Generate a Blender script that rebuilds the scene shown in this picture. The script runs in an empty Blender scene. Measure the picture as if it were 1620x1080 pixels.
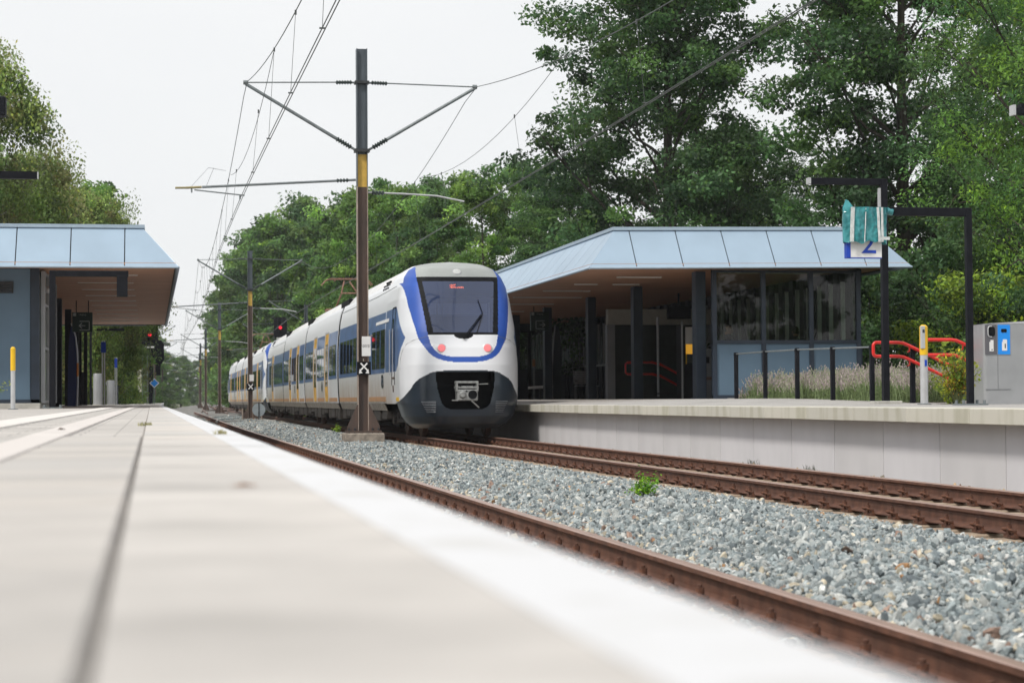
import bpy, math, random
import numpy as np
from mathutils import Vector, Matrix, noise
random.seed(7); RNG = np.random.default_rng(7)
S = bpy.context.scene
COL = S.collection
PI = math.pi

# ------------------------------------------------------------------ camera
CAM_H = 0.895
yaw = math.radians(10.281); pit = math.radians(1.651); ROLL = 0.0065
F0 = Vector((math.sin(yaw), math.cos(yaw), 0)); R0 = Vector((math.cos(yaw), -math.sin(yaw), 0))
FW = F0*math.cos(pit) + Vector((0, 0, 1))*math.sin(pit); U0 = R0.cross(FW)
RR = R0*math.cos(ROLL) - U0*math.sin(ROLL); UU = R0*math.sin(ROLL) + U0*math.cos(ROLL)
cd = bpy.data.cameras.new('camera'); cam = bpy.data.objects.new('camera', cd); COL.objects.link(cam)
M = Matrix.Identity(4)
for i in range(3):
    M[i][0] = RR[i]; M[i][1] = UU[i]; M[i][2] = -FW[i]
M[2][3] = CAM_H
cam.matrix_world = M
cd.sensor_width = 36; cd.lens = 70.0; cd.clip_start = 0.05; cd.clip_end = 6000
cd.dof.use_dof = True; cd.dof.focus_distance = 28.0; cd.dof.aperture_fstop = 4.8
S.camera = cam

# ------------------------------------------------------------------ world, sun, exposure
SUN_EL, SUN_AZ = math.radians(50), math.radians(232)      # azimuth clockwise from +Y
W = bpy.data.worlds.new('World'); S.world = W; W.use_nodes = True
nt = W.node_tree; nt.nodes.clear()
wo = nt.nodes.new('ShaderNodeOutputWorld'); bg = nt.nodes.new('ShaderNodeBackground')
sky = nt.nodes.new('ShaderNodeTexSky'); sky.sky_type = 'NISHITA'; sky.sun_disc = False
sky.sun_elevation = SUN_EL; sky.sun_rotation = SUN_AZ; sky.air_density = 1.0; sky.dust_density = 2.0
mx = nt.nodes.new('ShaderNodeMix'); mx.data_type = 'RGBA'
tc = nt.nodes.new('ShaderNodeTexCoord'); nz = nt.nodes.new('ShaderNodeTexNoise'); mp = nt.nodes.new('ShaderNodeMapping')
mp.inputs['Scale'].default_value = (1.2, 1.2, 3.5)
nz.inputs['Scale'].default_value = 2.2; nz.inputs['Detail'].default_value = 5; nz.inputs['Roughness'].default_value = .5
cr = nt.nodes.new('ShaderNodeValToRGB')
cr.color_ramp.elements[0].position = .3; cr.color_ramp.elements[0].color = (9.3, 9.45, 9.55, 1)
cr.color_ramp.elements[1].position = .7; cr.color_ramp.elements[1].color = (10.0, 10.05, 10.05, 1)
nt.links.new(tc.outputs['Generated'], mp.inputs['Vector']); nt.links.new(mp.outputs[0], nz.inputs['Vector'])
nt.links.new(nz.outputs['Fac'], cr.inputs['Fac'])
mx.inputs[0].default_value = .93                          # high thin overcast over a blue sky
nt.links.new(sky.outputs[0], mx.inputs['A']); nt.links.new(cr.outputs[0], mx.inputs['B'])
nt.links.new(mx.outputs['Result'], bg.inputs['Color']); bg.inputs['Strength'].default_value = .1
nt.links.new(bg.outputs[0], wo.inputs['Surface'])
sl = bpy.data.lights.new('sun', 'SUN'); so = bpy.data.objects.new('sun', sl); COL.objects.link(so)
sl.energy = 2.6; sl.angle = math.radians(9); sl.color = (1, .95, .87)
so.rotation_euler = (PI/2 - SUN_EL, 0, PI - SUN_AZ)       # light travels away from azimuth
so.location = (-20, -20, 40)
S.view_settings.view_transform = 'Standard'; S.view_settings.look = 'None'
S.view_settings.exposure = 0.0; S.view_settings.gamma = 1; S.view_settings.use_curve_mapping = False
S.cycles.max_bounces = 6; S.cycles.transparent_max_bounces = 24; S.cycles.transmission_bounces = 4
S.cycles.use_denoising = True

# ------------------------------------------------------------------ materials
def nodes(name):
    m = bpy.data.materials.new(name); m.use_nodes = True
    n = m.node_tree; p = n.nodes['Principled BSDF']
    return m, n, p
def mat(name, col, rough=.6, metal=0., var=.12, scale=6., bump=0., bscale=None, stretch=(1, 1, 1), spec=.5, col2=None, detail=5, coat=0., emis=None, lo=.35, hi=.65):
    m, n, p = nodes(name)
    p.inputs['Roughness'].default_value = rough; p.inputs['Metallic'].default_value = metal
    p.inputs['Specular IOR Level'].default_value = spec; p.inputs['Coat Weight'].default_value = coat
    tc = n.nodes.new('ShaderNodeTexCoord'); mp = n.nodes.new('ShaderNodeMapping'); mp.inputs['Scale'].default_value = stretch
    n.links.new(tc.outputs['Object'], mp.inputs['Vector'])
    if var > 0 or col2:
        nz = n.nodes.new('ShaderNodeTexNoise'); nz.inputs['Scale'].default_value = scale; nz.inputs['Detail'].default_value = detail
        r = n.nodes.new('ShaderNodeValToRGB'); r.color_ramp.elements[0].position = lo; r.color_ramp.elements[1].position = hi
        a = col2 if col2 else tuple(c*(1-var) for c in col); b = tuple(min(1, c*(1+(0 if col2 else var))) for c in col)
        r.color_ramp.elements[0].color = (*a, 1); r.color_ramp.elements[1].color = (*b, 1)
        n.links.new(mp.outputs[0], nz.inputs['Vector']); n.links.new(nz.outputs['Fac'], r.inputs['Fac'])
        n.links.new(r.outputs[0], p.inputs['Base Color'])
    else:
        p.inputs['Base Color'].default_value = (*col, 1)
    if bump:
        nb = n.nodes.new('ShaderNodeTexNoise'); nb.inputs['Scale'].default_value = bscale or scale*4; nb.inputs['Detail'].default_value = 6
        b = n.nodes.new('ShaderNodeBump'); b.inputs['Strength'].default_value = bump; b.inputs['Distance'].default_value = .02
        n.links.new(mp.outputs[0], nb.inputs['Vector']); n.links.new(nb.outputs['Fac'], b.inputs['Height']); n.links.new(b.outputs[0], p.inputs['Normal'])
    if emis:
        p.inputs['Emission Color'].default_value = (*emis[0], 1); p.inputs['Emission Strength'].default_value = emis[1]
    return m
def glass(name, tint, refl=.0, rough=.02, opac=0., ocol=(0, 0, 0)):
    """pane: tinted see-through mixed with mirror reflection by Fresnel"""
    m = bpy.data.materials.new(name); m.use_nodes = True; n = m.node_tree; n.nodes.clear()
    o = n.nodes.new('ShaderNodeOutputMaterial'); t = n.nodes.new('ShaderNodeBsdfTransparent'); g = n.nodes.new('ShaderNodeBsdfGlossy')
    d = n.nodes.new('ShaderNodeBsdfDiffuse'); d.inputs[0].default_value = (*ocol, 1)
    t.inputs[0].default_value = (*tint, 1); g.inputs['Roughness'].default_value = rough
    fr = n.nodes.new('ShaderNodeFresnel'); fr.inputs['IOR'].default_value = 1.5
    ad = n.nodes.new('ShaderNodeMath'); ad.operation = 'ADD'; ad.inputs[1].default_value = refl; ad.use_clamp = True
    ge = n.nodes.new('ShaderNodeNewGeometry'); bk_ = n.nodes.new('ShaderNodeMath'); bk_.operation = 'SUBTRACT'; bk_.inputs[0].default_value = 1; n.links.new(ge.outputs['Backfacing'], bk_.inputs[1])
    n.links.new(fr.outputs[0], ad.inputs[0])
    m1 = n.nodes.new('ShaderNodeMixShader'); m1.inputs[0].default_value = opac
    n.links.new(t.outputs[0], m1.inputs[1]); n.links.new(d.outputs[0], m1.inputs[2])
    mu = n.nodes.new('ShaderNodeMath'); mu.operation = 'MULTIPLY'; n.links.new(ad.outputs[0], mu.inputs[0]); n.links.new(bk_.outputs[0], mu.inputs[1])
    m2 = n.nodes.new('ShaderNodeMixShader'); n.links.new(mu.outputs[0], m2.inputs[0]); n.links.new(m1.outputs[0], m2.inputs[1]); n.links.new(g.outputs[0], m2.inputs[2])
    n.links.new(m2.outputs[0], o.inputs['Surface'])
    return m
def leafmat(name, attr='col', trans=.35, rough=.55):
    m = bpy.data.materials.new(name); m.use_nodes = True; n = m.node_tree; p = n.nodes['Principled BSDF']; o = n.nodes['Material Output']
    a = n.nodes.new('ShaderNodeAttribute'); a.attribute_name = attr
    n.links.new(a.outputs['Color'], p.inputs['Base Color']); p.inputs['Roughness'].default_value = rough; p.inputs['Specular IOR Level'].default_value = .35
    t = n.nodes.new('ShaderNodeBsdfTranslucent'); hs = n.nodes.new('ShaderNodeHueSaturation'); hs.inputs['Value'].default_value = 1.6; hs.inputs['Hue'].default_value = .485
    n.links.new(a.outputs['Color'], hs.inputs['Color']); n.links.new(hs.outputs[0], t.inputs['Color'])
    x = n.nodes.new('ShaderNodeMixShader'); x.inputs[0].default_value = trans
    n.links.new(p.outputs[0], x.inputs[1]); n.links.new(t.outputs[0], x.inputs[2]); n.links.new(x.outputs[0], o.inputs['Surface'])
    return m

def tilemat(name, col, size, joint=.35):
    """paving beyond the laid pieces: noise plus fine joints"""
    m, n, p = nodes(name); p.inputs['Roughness'].default_value = .85
    tc = n.nodes.new('ShaderNodeTexCoord'); br = n.nodes.new('ShaderNodeTexBrick')
    br.offset = .5; br.inputs['Scale'].default_value = 1; br.inputs['Brick Width'].default_value = size; br.inputs['Row Height'].default_value = size
    br.inputs['Mortar Size'].default_value = .004; br.inputs['Bias'].default_value = 0
    br.inputs['Color1'].default_value = (*[c*.93 for c in col], 1); br.inputs['Color2'].default_value = (*[c*1.05 for c in col], 1); br.inputs['Mortar'].default_value = (*[c*joint for c in col], 1)
    n.links.new(tc.outputs['Object'], br.inputs['Vector'])
    nz = n.nodes.new('ShaderNodeTexNoise'); nz.inputs['Scale'].default_value = 1.3; nz.inputs['Detail'].default_value = 8
    r = n.nodes.new('ShaderNodeMapRange'); r.inputs[1].default_value = .3; r.inputs[2].default_value = .7; r.inputs[3].default_value = .85; r.inputs[4].default_value = 1.1
    mu = n.nodes.new('ShaderNodeVectorMath'); mu.operation = 'SCALE'
    n.links.new(tc.outputs['Object'], nz.inputs['Vector']); n.links.new(nz.outputs['Fac'], r.inputs[0]); n.links.new(br.outputs[0], mu.inputs[0]); n.links.new(r.outputs[0], mu.inputs['Scale'])
    n.links.new(mu.outputs[0], p.inputs['Base Color'])
    return m
MT = {}
MT['paving'] = tilemat('paving', (.495, .468, .442), .30)
MT['tile'] = mat('tile', (.505, .478, .452), .85, var=.10, scale=3, bump=.15, bscale=60)
MT['tile_pink'] = mat('tile_pink', (.64, .60, .575), .85, var=.08, scale=4, bump=.15, bscale=60)
MT['tile_white'] = mat('tile_white', (.70, .67, .64), .8, var=.08, scale=4, bump=.1, bscale=60)
MT['edge_white'] = mat('edge_white', (.66, .665, .685), .6, var=.05, scale=9, bump=.2, bscale=70, col2=(.57, .565, .56), lo=.30, hi=.48)
MT['joint'] = mat('joint', (.42, .40, .375), .95, var=.3, scale=8)
MT['coping'] = mat('coping', (.60, .58, .51), .8, var=.16, scale=2.2, stretch=(1, 1.6, .3), bump=.2, bscale=50, col2=(.47, .455, .37), lo=.3, hi=.55)
MT['wallp'] = mat('wallp', (.66, .65, .68), .75, var=.045, scale=1.6, stretch=(1, 1.2, .6), bump=.08, bscale=50)
MT['joint_light'] = mat('joint_light', (.22, .22, .21), .95, var=.2)
MT['rail'] = mat('rail', (.165, .078, .052), .62, var=.3, scale=9, bump=.3, bscale=90, spec=.35, col2=(.095, .046, .033))
MT['rail_head'] = mat('rail_head', (.40, .27, .22), .38, metal=.35, var=.15, scale=5, stretch=(8, .4, 8))
MT['fast'] = mat('fast', (.175, .072, .04), .75, var=.4, scale=30, bump=.5, bscale=160, col2=(.075, .034, .024))
MT['sleeper'] = mat('sleeper', (.46, .37, .28), .9, var=.25, scale=7, bump=.4, bscale=60, col2=(.30, .22, .16))
MT['ballast_bed'] = mat('ballast_bed', (.20, .195, .185), .95, var=.45, scale=38, bump=.9, bscale=45, detail=6)
MT['ground'] = mat('ground', (.06, .085, .03), .95, var=.4, scale=.5, bump=.4, bscale=4, col2=(.10, .08, .045))
MT['soil'] = mat('soil', (.10, .075, .05), .95, var=.3, scale=6, bump=.5)
MT['zinc'] = mat('zinc', (.335, .44, .55), .42, metal=.2, var=.05, scale=1.2, bump=.03, bscale=3, spec=.6)  # blue of the reflected sky is put into the base colour
MT['zinc_edge'] = mat('zinc_edge', (.40, .50, .60), .4, metal=.3, var=.05)
MT['blue_panel'] = mat('blue_panel', (.105, .17, .24), .5, var=.06, scale=1.5, bump=.02)
MT['navy'] = mat('navy', (.022, .034, .055), .42, var=.12, scale=5)
MT['black_metal'] = mat('black_metal', (.009, .010, .014), .55, var=.2, scale=8, spec=.15)
MT['dark_steel'] = mat('dark_steel', (.03, .033, .037), .5, var=.2)
MT['grey_metal'] = mat('grey_metal', (.36, .37, .385), .42, metal=.25, var=.06, scale=3)
MT['light_metal'] = mat('light_metal', (.55, .56, .58), .4, metal=.3, var=.06)
MT['white'] = mat('white', (.78, .78, .78), .5, var=.03)
MT['red'] = mat('red', (.72, .02, .015), .32, var=.05, coat=.4)
MT['yellow'] = mat('yellow', (.82, .50, .015), .4, var=.06)
MT['mast_brown'] = mat('mast_brown', (.10, .064, .05), .65, var=.25, scale=3, stretch=(3, 3, .5), bump=.2, col2=(.065, .047, .041))
MT['mast_grey'] = mat('mast_grey', (.085, .105, .125), .5, var=.15, scale=3, stretch=(3, 3, .5))
MT['tip_yellow'] = mat('tip_yellow', (.30, .25, .12), .6, var=.1)
MT['mast_yellow'] = mat('mast_yellow', (.62, .40, .08), .55, var=.1, scale=8)
MT['galv'] = mat('galv', (.20, .225, .235), .5, metal=.4, var=.15, scale=10)
MT['insul'] = mat('insul', (.045, .06, .058), .25, var=.2)
MT['wire'] = mat('wire', (.10, .11, .11), .55, metal=.3, var=0)
MT['concrete'] = mat('concrete', (.28, .24, .20), .9, var=.3, scale=8, bump=.4, bscale=50)
MT['concrete_lt'] = mat('concrete_lt', (.45, .44, .41), .9, var=.15, scale=6, bump=.3, bscale=50)
MT['t_white'] = None
MT['t_blue'] = mat('t_blue', (.018, .085, .42), .48, var=.08, scale=2, coat=.0)
MT['t_blue2'] = mat('t_blue2', (.075, .15, .34), .35, var=.16, scale=1.5, stretch=(1, 1, 2.5), coat=.3)
MT['t_yellow'] = mat('t_yellow', (.62, .36, .07), .5, var=.22, scale=2, stretch=(1, 1, 3))
MT['t_dark'] = mat('t_dark', (.020, .030, .044), .33, var=.15, scale=2, coat=.3)
MT['t_black'] = mat('t_black', (.006, .007, .009), .6, var=.2, spec=.15)
MT['t_grey'] = mat('t_grey', (.34, .36, .35), .45, var=.1, scale=1.5)
MT['t_roof'] = mat('t_roof', (.62, .62, .62), .5, var=.12, scale=1.2, stretch=(1, 3, 1))
MT['t_under'] = mat('t_under', (.03, .025, .022), .8, var=.5, scale=6, bump=.4)
MT['t_rust'] = mat('t_rust', (.10, .06, .045), .8, var=.4, scale=9)
MT['red_lamp'] = mat('red_lamp', (.55, .16, .16), .25, var=0, emis=((1, .22, .25), .5))
MT['signal_red'] = mat('signal_red', (.5, .02, .03), .3, var=0, emis=((1, .02, .05), 1.1))
MT['led'] = mat('led', (.3, .03, .02), .4, var=0, emis=((1, .22, .13), 1.6))
MT['orange_lamp'] = mat('orange_lamp', (.75, .36, .02), .4, var=0, emis=((1, .5, .05), .45))
MT['train_glass'] = glass('train_glass', (.10, .13, .12), refl=.07, rough=.02, opac=.82, ocol=(.018, .028, .03))
MT['screen_glass'] = glass('screen_glass', (.42, .48, .62), refl=.045, rough=.03, opac=.45, ocol=(.065, .10, .23))
MT['win_glass'] = glass('win_glass', (.74, .80, .73), refl=.0, rough=.01)
MT['mirror_glass'] = glass('mirror_glass', (.86, .90, .88), refl=.42, rough=.01)
MT['clear_glass'] = glass('clear_glass', (.75, .8, .78), refl=.03, rough=.01)
MT['sign_green'] = mat('sign_green', (.006, .028, .022), .35, var=0)
MT['sign_grey'] = mat('sign_grey', (.38, .42, .41), .5, var=0)
MT['sign_blue'] = mat('sign_blue', (.008, .06, .48), .4, var=0)
MT['diamond_blue'] = mat('diamond_blue', (.01, .28, .85), .35, var=0)
MT['bin_blue'] = mat('bin_blue', (.01, .28, .88), .4, var=.03)
MT['bin_dark'] = mat('bin_dark', (.12, .12, .135), .45, var=.04)
MT['teal'] = mat('teal', (.06, .34, .37), .28, var=.25, scale=7, bump=.8, bscale=11, stretch=(1.6, 1, .5), coat=.3, col2=(.015, .16, .18))
MT['tape'] = mat('tape', (.62, .66, .66), .35, var=.15, scale=20)
MT['skin'] = mat('skin', (.34, .19, .13), .55, var=.05)
MT['hair'] = mat('hair', (.012, .010, .009), .6, var=.1)
MT['cloth_dark'] = mat('cloth_dark', (.018, .020, .024), .9, var=.2)
MT['cloth_olive'] = mat('cloth_olive', (.03, .035, .025), .9, var=.2)
MT['bark'] = mat('bark', (.055, .045, .035), .95, var=.35, scale=6, stretch=(3, 3, .6), bump=.8, bscale=14)
MT['birch'] = mat('birch', (.42, .40, .36), .85, var=.4, scale=5, stretch=(1, 1, 4), col2=(.10, .09, .08), lo=.42, hi=.5)
MT['leaf'] = leafmat('leaf')
MT['sign_blue_dark'] = mat('sign_blue_dark', (.012, .022, .09), .35, var=0)
MT['navy_dark'] = mat('navy_dark', (.014, .02, .03), .45, var=.1)
MT['bin_seam'] = mat('bin_seam', (.20, .205, .215), .5, var=0)
MT['mast_edge'] = mat('mast_edge', (.33, .27, .23), .6, var=.2, scale=6)
MT['dark_wall'] = mat('dark_wall', (.038, .048, .046), .6, var=.12)
MT['cream_wall'] = mat('cream_wall', (.50, .49, .42), .7, var=.05)

def train_white():
    m, n, p = nodes('train_white'); p.inputs['Roughness'].default_value = .32; p.inputs['Coat Weight'].default_value = .35; p.inputs['Coat Roughness'].default_value = .15
    tc = n.nodes.new('ShaderNodeTexCoord'); sx = n.nodes.new('ShaderNodeSeparateXYZ'); n.links.new(tc.outputs['Object'], sx.inputs[0])
    nz = n.nodes.new('ShaderNodeTexNoise'); nz.inputs['Scale'].default_value = 2.5; nz.inputs['Detail'].default_value = 7
    mp = n.nodes.new('ShaderNodeMapping'); mp.inputs['Scale'].default_value = (1, 1.3, .45); n.links.new(tc.outputs['Object'], mp.inputs[0]); n.links.new(mp.outputs[0], nz.inputs['Vector'])
    # brake dust: grows towards the lower body and back along the train
    a = n.nodes.new('ShaderNodeMapRange'); a.inputs[1].default_value = 1.75; a.inputs[2].default_value = .85; a.inputs[3].default_value = .0; a.inputs[4].default_value = .92
    b = n.nodes.new('ShaderNodeMapRange'); b.inputs[1].default_value = 1.5; b.inputs[2].default_value = 4.0; b.inputs[3].default_value = .0; b.inputs[4].default_value = 1
    n.links.new(sx.outputs['Z'], a.inputs[0]); n.links.new(sx.outputs['Y'], b.inputs[0])
    m1 = n.nodes.new('ShaderNodeMath'); m1.operation = 'MULTIPLY'; n.links.new(a.outputs[0], m1.inputs[0]); n.links.new(b.outputs[0], m1.inputs[1])
    m2 = n.nodes.new('ShaderNodeMath'); m2.operation = 'MULTIPLY'; n.links.new(m1.outputs[0], m2.inputs[0])
    r = n.nodes.new('ShaderNodeMapRange'); r.inputs[1].default_value = .3; r.inputs[2].default_value = .7; r.inputs[3].default_value = .5; r.inputs[4].default_value = 1.25
    n.links.new(nz.outputs['Fac'], r.inputs[0]); n.links.new(r.outputs[0], m2.inputs[1]); m2.use_clamp = True
    mx = n.nodes.new('ShaderNodeMix'); mx.data_type = 'RGBA'; mx.inputs['A'].default_value = (.78, .80, .84, 1); mx.inputs['B'].default_value = (.42, .335, .25, 1)
    n.links.new(m2.outputs[0], mx.inputs[0]); n.links.new(mx.outputs['Result'], p.inputs['Base Color'])
    return m
MT['t_white'] = train_white()
def wood_soffit():
    m, n, p = nodes('wood_soffit'); p.inputs['Roughness'].default_value = .55
    tc = n.nodes.new('ShaderNodeTexCoord'); mp = n.nodes.new('ShaderNodeMapping'); mp.inputs['Scale'].default_value = (.4, 7.5, 1)
    nz = n.nodes.new('ShaderNodeTexNoise'); nz.inputs['Scale'].default_value = 1.0; nz.inputs['Detail'].default_value = 4
    r = n.nodes.new('ShaderNodeValToRGB'); r.color_ramp.elements[0].position = .3; r.color_ramp.elements[0].color = (.38, .19, .11, 1); r.color_ramp.elements[1].position = .7; r.color_ramp.elements[1].color = (.60, .33, .20, 1)
    n.links.new(tc.outputs['Object'], mp.inputs[0]); n.links.new(mp.outputs[0], nz.inputs['Vector']); n.links.new(nz.outputs['Fac'], r.inputs['Fac']); n.links.new(r.outputs[0], p.inputs['Base Color'])
    w = n.nodes.new('ShaderNodeTexWave'); w.wave_type = 'BANDS'; w.bands_direction = 'Y'; w.inputs['Scale'].default_value = 2.2
    n.links.new(tc.outputs['Object'], w.inputs['Vector'])
    b = n.nodes.new('ShaderNodeBump'); b.inputs['Strength'].default_value = .5; b.inputs['Distance'].default_value = .02
    n.links.new(w.outputs['Fac'], b.inputs['Height']); n.links.new(b.outputs[0], p.inputs['Normal'])
    return m
MT['wood'] = wood_soffit()

# ------------------------------------------------------------------ mesh helpers
class MB:
    def __init__(s): s.v = []; s.f = []; s.m = []; s.sm = []
    def add(s, vs, fs, mi=0, smooth=False):
        o = len(s.v); s.v += [tuple(v) for v in vs]
        for f in fs: s.f.append([i+o for i in f]); s.m.append(mi); s.sm.append(smooth)
        return s
    def box(s, x0, x1, y0, y1, z0, z1, mi=0, bev=0.):
        if bev:
            b = bev
            P = []
            for z, k in ((z0, b), (z0+b, 0), (z1-b, 0), (z1, b)):
                P += [(x0+k+(b if not k else 0), y0+k, z), (x1-k-(b if not k else 0), y0+k, z), (x1-k, y0+k+(b if not k else 0), z), (x1-k, y1-k-(b if not k else 0), z),
                      (x1-k-(b if not k else 0), y1-k, z), (x0+k+(b if not k else 0), y1-k, z), (x0+k, y1-k-(b if not k else 0), z), (x0+k, y0+k+(b if not k else 0), z)]
            F = [[7, 6, 5, 4, 3, 2, 1, 0], list(range(24, 32))]
            for L in range(3):
                for i in range(8): F.append([L*8+i, L*8+(i+1) % 8, L*8+8+(i+1) % 8, L*8+8+i])
            return s.add(P, F, mi)
        v = [(x0, y0, z0), (x1, y0, z0), (x1, y1, z0), (x0, y1, z0), (x0, y0, z1), (x1, y0, z1), (x1, y1, z1), (x0, y1, z1)]
        return s.add(v, [[0, 3, 2, 1], [4, 5, 6, 7], [0, 1, 5, 4], [1, 2, 6, 5], [2, 3, 7, 6], [3, 0, 4, 7]], mi)
    def tube(s, pts, r, n=8, mi=0, cap=True, smooth=True):
        pts = [Vector(p) for p in pts]; rs = r if isinstance(r, (list, tuple)) else [r]*len(pts)
        o = len(s.v); prev = None; rings = []
        for i, p in enumerate(pts):
            if i == 0: t = pts[1]-p
            elif i == len(pts)-1: t = p-pts[i-1]
            else: t = (pts[i+1]-p).normalized()+(p-pts[i-1]).normalized()
            t.normalize()
            if prev is None:
                a = Vector((0, 0, 1)) if abs(t.z) < .9 else Vector((1, 0, 0)); u = t.cross(a).normalized()
            else:
                u = prev - t*prev.dot(t)
                u = u.normalized() if u.length > 1e-6 else t.orthogonal().normalized()
            prev = u; w = t.cross(u)
            rings.append([tuple(p + (u*math.cos(2*PI*k/n) + w*math.sin(2*PI*k/n))*rs[i]) for k in range(n)])
        V = [q for rg in rings for q in rg]; F = []
        for i in range(len(pts)-1):
            for k in range(n): F.append([i*n+k, i*n+(k+1) % n, (i+1)*n+(k+1) % n, (i+1)*n+k])
        s.add(V, F, mi, smooth)
        if cap:
            s.add(rings[0], [list(range(n))[::-1]], mi); s.add(rings[-1], [list(range(n))], mi)
        return s
    def prism(s, poly, axis, a, b, mi=0, smooth=False):
        """poly of 2-D points extruded along axis from a to b"""
        def P(q, t):
            return {'x': (t, q[0], q[1]), 'y': (q[0], t, q[1]), 'z': (q[0], q[1], t)}[axis]
        n = len(poly); V = [P(q, a) for q in poly]+[P(q, b) for q in poly]
        F = [[i, (i+1) % n, n+(i+1) % n, n+i] for i in range(n)]
        s.add(V, F, mi, smooth); s.add(V[:n], [list(range(n))[::-1]], mi); s.add(V[n:], [list(range(n))], mi)
        return s
    def mesh(s, name, mats):
        me = bpy.data.meshes.new(name); me.from_pydata(s.v, [], s.f)
        for m in (mats if isinstance(mats, (list, tuple)) else [mats]): me.materials.append(m)
        me.polygons.foreach_set('material_index', s.m); me.polygons.foreach_set('use_smooth', s.sm)
        me.update()
        return me
def circ(cx, cy, r, n=16, a0=0): return [(cx+r*math.cos(a0+2*PI*k/n), cy+r*math.sin(a0+2*PI*k/n)) for k in range(n)]
def fixn(me):
    import bmesh
    b = bmesh.new(); b.from_mesh(me); bmesh.ops.recalc_face_normals(b, faces=b.faces); b.to_mesh(me); b.free(); return me
def link(name, me, parent=None, loc=(0, 0, 0), rot=(0, 0, 0), **props):
    o = bpy.data.objects.new(name, me); COL.objects.link(o); o.location = loc; o.rotation_euler = rot
    if parent: o.parent = parent
    for k, v in props.items():
        if v: o[k] = v
    return o
def part(name, mb, m, parent=None, loc=(0, 0, 0), rot=(0, 0, 0), **props):
    return link(name, fixn(mb.mesh(name, m)), parent, loc, rot, **props)
def thing(name, label, category, loc=(0, 0, 0), rotz=0, group=None):
    return link(name, None, None, loc, (0, 0, rotz), label=label, category=category, group=group)
def copytree(o, parent=None):
    c = o.copy(); COL.objects.link(c)
    if parent: c.parent = parent
    for ch in list(o.children): copytree(ch, c)
    return c
def struct(name, mb, m, **k):
    o = part(name, mb, m, None, **k); o['kind'] = 'structure'; return o
def npmesh(name, V, Q, mats, col=None, smooth=False):
    """fast mesh from arrays; Q quads (n,4)"""
    me = bpy.data.meshes.new(name); nq = len(Q)
    me.vertices.add(len(V)); me.vertices.foreach_set('co', np.asarray(V, np.float32).ravel())
    me.loops.add(nq*4); me.loops.foreach_set('vertex_index', np.asarray(Q, np.int32).ravel())
    me.polygons.add(nq); me.polygons.foreach_set('loop_start', np.arange(0, nq*4, 4, dtype=np.int32)); me.polygons.foreach_set('loop_total', np.full(nq, 4, np.int32))
    if smooth: me.polygons.foreach_set('use_smooth', np.ones(nq, bool))
    if col is not None:
        a = me.attributes.new('col', 'FLOAT_COLOR', 'POINT'); a.data.foreach_set('color', np.asarray(col, np.float32).ravel())
    for m in mats: me.materials.append(m)
    me.update(calc_edges=True)
    return me
def text_mesh(s, size, ext=.003, name='lettering', align='CENTER'):
    cu = bpy.data.curves.new(name, 'FONT'); cu.body = s; cu.size = size; cu.extrude = ext; cu.align_x = align; cu.align_y = 'CENTER'; cu.resolution_u = 3
    o = bpy.data.objects.new(name, cu); COL.objects.link(o)
    dg = bpy.context.evaluated_depsgraph_get(); me = bpy.data.meshes.new_from_object(o.evaluated_get(dg)); me.name = name
    bpy.data.objects.remove(o); bpy.data.curves.remove(cu)
    return me
def cx(Y):
    """sideways drift of the line: straight, then bending gently right"""
    a = 0.
    if Y > 60: a += .0065*(Y-60)*min(1, (Y-60)/40*.5+.5)
    if Y > 180: a += (Y-180)**2/16000.
    return a
def yaw_at(Y): return -math.atan((cx(Y+1)-cx(Y-1))/2)
# ------------------------------------------------------------------ ground
g = MB()
g.add([(-900, -300, -.5), (900, -300, -.5), (900, 2600, -.5), (-900, 2600, -.5)], [[0, 1, 2, 3]])
struct('ground', g, MT['ground'])
Y1 = 900
def ysteps(a, b, near=1.2):
    ys = [a]; s = near
    while ys[-1] < b:
        s = near + max(0, ys[-1]-60)*.05; ys.append(min(b, ys[-1]+s))
    return ys
# ballast bed: shallow heap between the tracks
prof = [(.42, -.35), (.9, -.24), (2.3, -.21), (2.62, -.24), (2.74, -.22), (3.0, -.17), (3.4, -.10), (4.2, -.055), (4.9, -.06), (5.5, -.12), (5.95, -.19), (6.2, -.225), (6.6, -.25), (7.2, -.235), (7.8, -.25), (8.2, -.23), (8.6, -.19), (9.12, -.17)]
def bz(x): return float(np.interp(x, [p[0] for p in prof], [p[1] for p in prof]))
ys = ysteps(-3, Y1, 2.0); V = []; Fc = []
xs = np.arange(.42, 9.13, .29)
for y in ys:
    for x in xs: V.append((x+cx(y), y, bz(x)-.02))
n = len(xs)
for i in range(len(ys)-1):
    for j in range(n-1): Fc.append([i*n+j, i*n+j+1, (i+1)*n+j+1, (i+1)*n+j])
struct('ballast_bed', MB().add(V, Fc, 0, True), MT['ballast_bed'])

# loose ballast stones: uncountable, instanced on scattered points
def stone_points(n, x0, x1, y0, y1):
    P = RNG.random((n, 2)); x = x0+(x1-x0)*P[:, 0]; y = y0+(y1-y0)*P[:, 1]
    k = y > x*2.13-1.2; x = x[k]; y = y[k]
    return x, y
X, Y = [], []
for a in ((130000, 2.60, 6.22, 4.0, 26), (66000, 2.60, 6.25, 26, 60), (42000, 2.6, 6.25, 60, 125), (20000, 6.4, 9.1, 12, 34), (17000, 6.4, 9.1, 34, 60), (4500, 1.6, 2.5, 100, 160)):
    x, y = stone_points(*a); X.append(x); Y.append(y)
X = np.concatenate(X); Y = np.concatenate(Y)
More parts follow.
